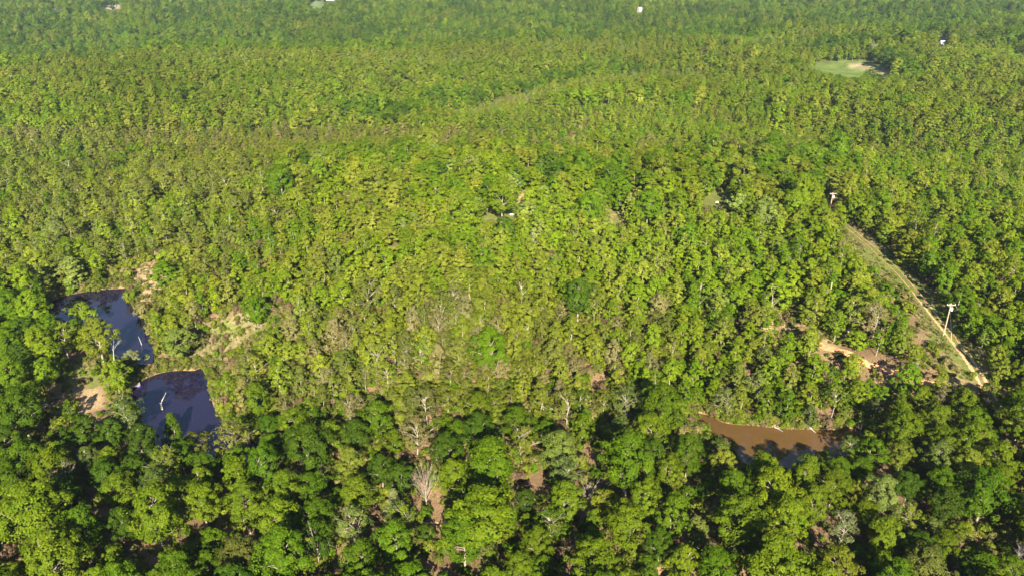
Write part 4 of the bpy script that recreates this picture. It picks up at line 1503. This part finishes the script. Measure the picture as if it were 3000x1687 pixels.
for i, row in enumerate(DEADS.strip().split('\n')):
    f = row.split(' ', 6)
    x1, y1, x0, y0 = map(float, f[:4])
    style, colr, lb = f[4], f[5], f[6]
    if lb.startswith('a '):
        lb = lb[2:]
    B = ground_at(x0, y0)
    hh = height_for(B, y1)
    Vd, Qd = make_dead_geo(i + 3, style)
    wfac = {'spreading': 1.15, 'bare': 0.7, 'snag': 0.8, 'stub': 0.5, 'fan': 1.1, 'broom': 0.78}[style]
    thick = 1.0
    me = mesh_from('trunk', Vd, Qd, [{'white': M_DEAD, 'grey': M_BARK, 'brown': M_TWIG}[colr]])
    o = link('dead_tree' if style != 'fan' else 'bare_bush', me)
    o.location = B
    s_ = hh / 10.0
    o.scale = (s_ * wfac, s_ * wfac, s_)
    o.rotation_euler = (0, 0, i * 1.7)
    tag(o, lb, 'dead tree' if style != 'fan' else 'bush', 'leafless trees')

# leaning dead log in the lower pond, stick in the upper pond, fallen trunk at the brown pond
def dead_log(pts, rad, label, twigs=()):
    b = np.array(pts[0])
    G = Geo()
    G.tube([np.array(p) - b for p in pts], rad, 6)
    for p0, p1, r in twigs:
        G.tube([np.array(p0) - b, np.array(p1) - b], [r, r * .3], 4)
    o = link('dead_log', G.mesh('dead_log', M_DEAD))
    o.location = b
    return tag(o, label, 'log', 'dead wood in the ponds')


zw = PONDS[1]['z']
A = on_plane(476, 1198, zw)
up = lambda P, h_, dx=0, dy=0: np.array([P[0] + dx, P[1] + dy, P[2] + h_])
dead_log([up(A, -1.0), up(A, 1.5, -.15), up(A, 2.6, .2, .2), up(A, 5.2, 1.7, .6)], [.3, .26, .16, .05], 'white leaning dead log sticking out of the lower blue pond', [(up(A, 1.6, -.1), up(A, 2.2, -.4), .12)])
zw = PONDS[0]['z']
A = on_plane(416, 1010, zw)
dead_log([up(A, -.5), up(A, 1.2, -.3, .1), up(A, 3.0, -.7, .2)], [.13, .11, .05], 'thin pale stick standing in the upper blue pond')
zw = PONDS[2]['z']
A, B_ = on_plane(2352, 1246, zw), on_plane(2389, 1267, zw)
dead_log([up(A, .9), up((A + B_) / 2, .55), up(B_, .1)], [.26, .2, .08], 'pale fallen trunk lying from the far bank into the brown pond',
         [(up((A + B_) / 2, .5), up((A + B_) / 2, .6, 1.2, -.9), .1), (up(A * .4 + B_ * .6, .5), up(A * .4 + B_ * .6, 1.2, .7, .3), .08), (up(A, .9), up(A, 1.5, 1.6, .2), .1)])
A = on_plane(2275, 1255, zw)
dead_log([up(A, .5, -.6), up(A, .3, .3, -.5), up(A, .15, 1.2, -1.5)], [.14, .1, .04], 'small grey fallen limb at the brown pond bank', [(up(A, .3, .3, -.5), up(A, .9, .9, -.4), .06)])

# ------------------------------------------------------------------ utility poles
def utility_pole(base, hh, label, arm=True, rz=0.0, guy=None, box=None):
    root = empty('utility_pole', base, rz)
    tag(root, label, 'utility pole', 'poles of the power line')
    G = Geo()
    G.tube([(0, 0, -1), (0, 0, hh * .5), (0, 0, hh)], [.19, .165, .13], 10, cap=True)
    link('pole', G.mesh('pole', M_POLE), root)
    if arm:
        G = Geo()
        G.box((0, -.2, hh - .45), (2.6, .13, .17))
        ar = link('crossarm', G.mesh('crossarm', M_ARM), root)
        for sx in (-1, 1):
            G = Geo()
            G.tube([(sx * .85, -.2, hh - .55), (0, -.17, hh - 1.25)], [.035, .035], 4, cap=True)
            link('brace', G.mesh('brace', M_ARM), root)
        for x in (-1.15, -.45, 1.15):
            G = Geo()
            G.tube([(x, -.2, hh - .37), (x, -.2, hh - .3), (x, -.2, hh - .2), (x, -.2, hh - .12)], [.03, .075, .085, .03], 8, cap=True)
            link('insulator', G.mesh('insulator', M_WHITE), ar)
        G = Geo()
        G.tube([(.42, -.25, hh - 2.3), (.42, -.25, hh - 2.25), (.42, -.25, hh - 1.4), (.42, -.25, hh - 1.3)], [.26, .3, .3, .2], 14, cap=True)
        tf = link('transformer', G.mesh('transformer', M_WHITE, True), root)
        for sx in (-.1, .1):
            G = Geo()
            G.tube([(.42 + sx, -.25, hh - 1.32), (.42 + sx, -.25, hh - 1.1)], [.05, .035], 6, cap=True)
            link('bushing', G.mesh('bushing', M_GREYMETAL), tf)
        G = Geo()
        G.box((.12, -.1, hh - 1.85), (.3, .12, .5))
        link('bracket', G.mesh('bracket', M_GREYMETAL), root)
    else:
        G = Geo()
        G.tube([(0, 0, hh), (0, 0, hh + .1), (0, 0, hh + .3)], [.06, .1, .04], 8, cap=True)
        link('insulator', G.mesh('insulator', M_WHITE), root)
    if box is not None:
        G = Geo()
        G.box((-.05, -.3, box), (.5, .32, .75))
        link('meter_box', G.mesh('meter_box', M_WHITE), root)
    if guy is not None:
        gd = np.array(guy) - np.array(base)
        top = np.array([0, 0, hh - 1.6])
        G = Geo()
        G.tube([top, gd], [.008, .008], 4)
        gw = link('guy_wire', G.mesh('guy_wire', M_GREYMETAL), root)
        G = Geo()
        u_ = unit(top - gd)
        G.tube([gd + u_ * .1, gd + u_ * 2.5], [.06, .06], 8, cap=True)
        link('guy_marker', G.mesh('guy_marker', M_YELLOW), gw)
    return root


B1 = ground_at(2763, 985)
h_1 = height_for(B1, 888)
gp = ground_at(2788, 997)
utility_pole(B1, h_1, 'wooden utility pole with white crossarm and transformer beside the sandy track', guy=gp)
B2 = ground_at(2440, 568, 10.5)
utility_pole(B2, 11.0, 'utility pole top with transformer rising out of trees beyond the track')
B3 = ground_at(2437, 832, 9.2)
utility_pole(B3, 9.4, 'slim pole half hidden in trees without any crossarm', arm=False, box=5.9)
for dx in (-1.15, 1.15):
    G = Geo()
    a_ = np.array([B1[0] + dx, B1[1] - .2, B1[2] + h_1 - .12])
    b_ = np.array([B2[0] + dx, B2[1] - .2, B2[2] + 10.88])
    tt = np.linspace(0, 1, 24)
    G.tube([a_ + (b_ - a_) * q - np.array([0, 0, 4 * 1.8 * q * (1 - q)]) - a_ for q in tt], np.full(24, .007), 3)
    o = link('power_line', G.mesh('power_line', M_GREYMETAL))
    o.location = a_
    tag(o, 'thin overhead wire strung between the two crossarm poles, ' + ('left-hand one' if dx < 0 else 'right-hand one'), 'power line', 'overhead wires')

# ------------------------------------------------------------------ floating dock on the lower pond
zw = PONDS[1]['z']
D0 = on_plane(392, 1132, zw)
dock = empty('floating_dock', (D0[0], D0[1], zw), R(28))
tag(dock, 'small weathered plank dock on blue barrels at the lower pond edge', 'dock')
pl = None
for i in range(11):
    if pl is None:
        G = Geo()
        G.box((0, 0, 0), (.29, 2.1, .05))
        pl = G.mesh('plank', M_DECK)
    o = link('plank', pl, dock)
    o.location = (-1.65 + i * .33, 0, .47 + (.012 if i % 3 == 0 else 0))
for y in (-.8, .8):
    G = Geo()
    G.box((0, y, .39), (3.5, .1, .12))
    link('joist', G.mesh('joist', M_DECK), dock)
bar = None
for x in (-1.3, 1.35):
    for y in (-.72, .72):
        if bar is None:
            G = Geo()
            G.tube([(-.45, 0, 0), (-.43, 0, 0), (-.15, 0, 0), (.15, 0, 0), (.43, 0, 0), (.45, 0, 0)], [.2, .27, .3, .3, .27, .2], 12, cap=True)
            bar = G.mesh('barrel', M_BLUE, True)
        o = link('barrel', bar, dock)
        o.location = (x, y, .06)

# ------------------------------------------------------------------ things on the lawns
def slab(px, py, size, rz, mat, label, name='stone_slab'):
    P = ground_at(px, py)
    g = np.random.default_rng(int(px))
    n = 9
    th = np.arange(n) / n * 6.283
    rr = 1 + g.normal(0, .12, n)
    low = np.c_[np.cos(th) * rr * size[0] / 2, np.sin(th) * rr * size[1] / 2, np.full(n, -.15)]
    hi = low * [.88, .88, 0] + np.c_[np.zeros((n, 2)), size[2] * (1 + g.normal(0, .15, n))]
    me = bpy.data.meshes.new(name)
    f = [[i, (i + 1) % n, n + (i + 1) % n, n + i] for i in range(n)] + [list(range(n, 2 * n))]
    me.from_pydata([tuple(v) for v in np.vstack([low, hi])], [], f)
    me.materials.append(mat)
    o = link(name, me)
    o.location = P
    o.rotation_euler = (0, 0, rz)
    tag(o, label, 'slab')


slab(1470, 611, (2.6, .9, .55), .2, M_STONE, 'long pale slab at the foot of the big round tree on lawn')
slab(1499, 630, (1.5, .7, .45), 0, M_WALL, 'small white slab at the front corner of the lawn')
slab(2101, 594, (1.5, .7, .5), .1, M_STONE, 'grey slab lying in a dark tree shadow on the right lawn')

# ------------------------------------------------------------------ far houses
def house(px, py, size, rz, label, wall, roof, wins=2):
    P = ground_at(px, py)
    L, W, Hh = size
    root = empty('house', P, rz)
    tag(root, label, 'house')
    G = Geo()
    G.box((0, 0, Hh / 2 - .4), (L, W, Hh + .8))
    G.add([(-L / 2, -W / 2, Hh), (-L / 2, W / 2, Hh), (-L / 2, 0, Hh + W * .32), (-L / 2 + .01, 0, Hh + W * .32)], [(0, 1, 2, 3)])
    G.add([(L / 2, -W / 2, Hh), (L / 2, W / 2, Hh), (L / 2, 0, Hh + W * .32), (L / 2 - .01, 0, Hh + W * .32)], [(0, 1, 2, 3)])
    wl = link('wall', G.mesh('wall', wall), root)
    for s in (-1, 1):
        G = Geo()
        ang = math.atan2(W * .32, W / 2)
        ln = math.hypot(W * .32, W / 2) + .5
        tl = [[1, 0, 0], [0, math.cos(ang), math.sin(ang) * s], [0, -math.sin(ang) * s, math.cos(ang)]]
        G.box((0, s * (W / 4 + .2), Hh + W * .16 - .02), (L + .8, ln, .14), tilt=tl)
        link('roof_slope', G.mesh('roof_slope', roof), root)
    for i in range(wins):
        x = (i - (wins - 1) / 2) * L / max(wins, 1) * .8
        G = Geo()
        G.box((x, -W / 2 - .03, Hh * .58), (1.1, .08, 1.2))
        fr = link('window', G.mesh('window', M_WHITE), root)
        G = Geo()
        G.box((x, -W / 2 - .08, Hh * .58), (.9, .04, 1.0))
        link('pane', G.mesh('pane', M_GLASS), fr)
    G = Geo()
    G.box((L * .12, -W / 2 - .03, 1.0), (.95, .08, 2.0))
    link('door', G.mesh('door', M_ROOF), root)
    return root


house(968, 2, (13, 8, 5), .1, 'white house with a pale roof cut by the top edge', M_WALL, M_ROOF, 3)
house(1874, 38, (5, 8, 5), .3, 'tall white house gable among trees near the top edge', M_WALL, M_ROOF, 1)
house(2760, 132, (3.6, 3.4, 3.0), -.3, 'tiny bluish-white building in the trees at upper right', M_WALL, M_ROOF, 1)

# ------------------------------------------------------------------ haze
hz = bpy.data.meshes.new('haze')
x0, x1, y0, y1, z0, z1 = -6100, 6100, -600, 8100, float(GZ.min()) - 1.0, max(float(GZ.max()) + 25, 112.0)
hz.from_pydata([(x0, y0, z0), (x1, y0, z0), (x1, y1, z0), (x0, y1, z0), (x0, y0, z1), (x1, y0, z1), (x1, y1, z1), (x0, y1, z1)], [],
               [(0, 3, 2, 1), (4, 5, 6, 7), (0, 1, 5, 4), (1, 2, 6, 5), (2, 3, 7, 6), (3, 0, 4, 7)])
m, n, l = new_mat('haze')
out = N(n, 'ShaderNodeOutputMaterial')
pv = N(n, 'ShaderNodeVolumePrincipled')
pv.inputs['Color'].default_value = (0.80, 0.90, 1.0, 1)
pv.inputs['Density'].default_value = 0.00011
pv.inputs['Anisotropy'].default_value = 0.55
l.new(pv.outputs[0], out.inputs['Volume'])
hz.materials.append(m)
HAZE = True
if HAZE:
    tag(link('haze', hz), 'thin pale air between the viewer and the far hills', kind='stuff')
print('GZ', GZ.min(), GZ.max(), 'objs', len(sc.objects))
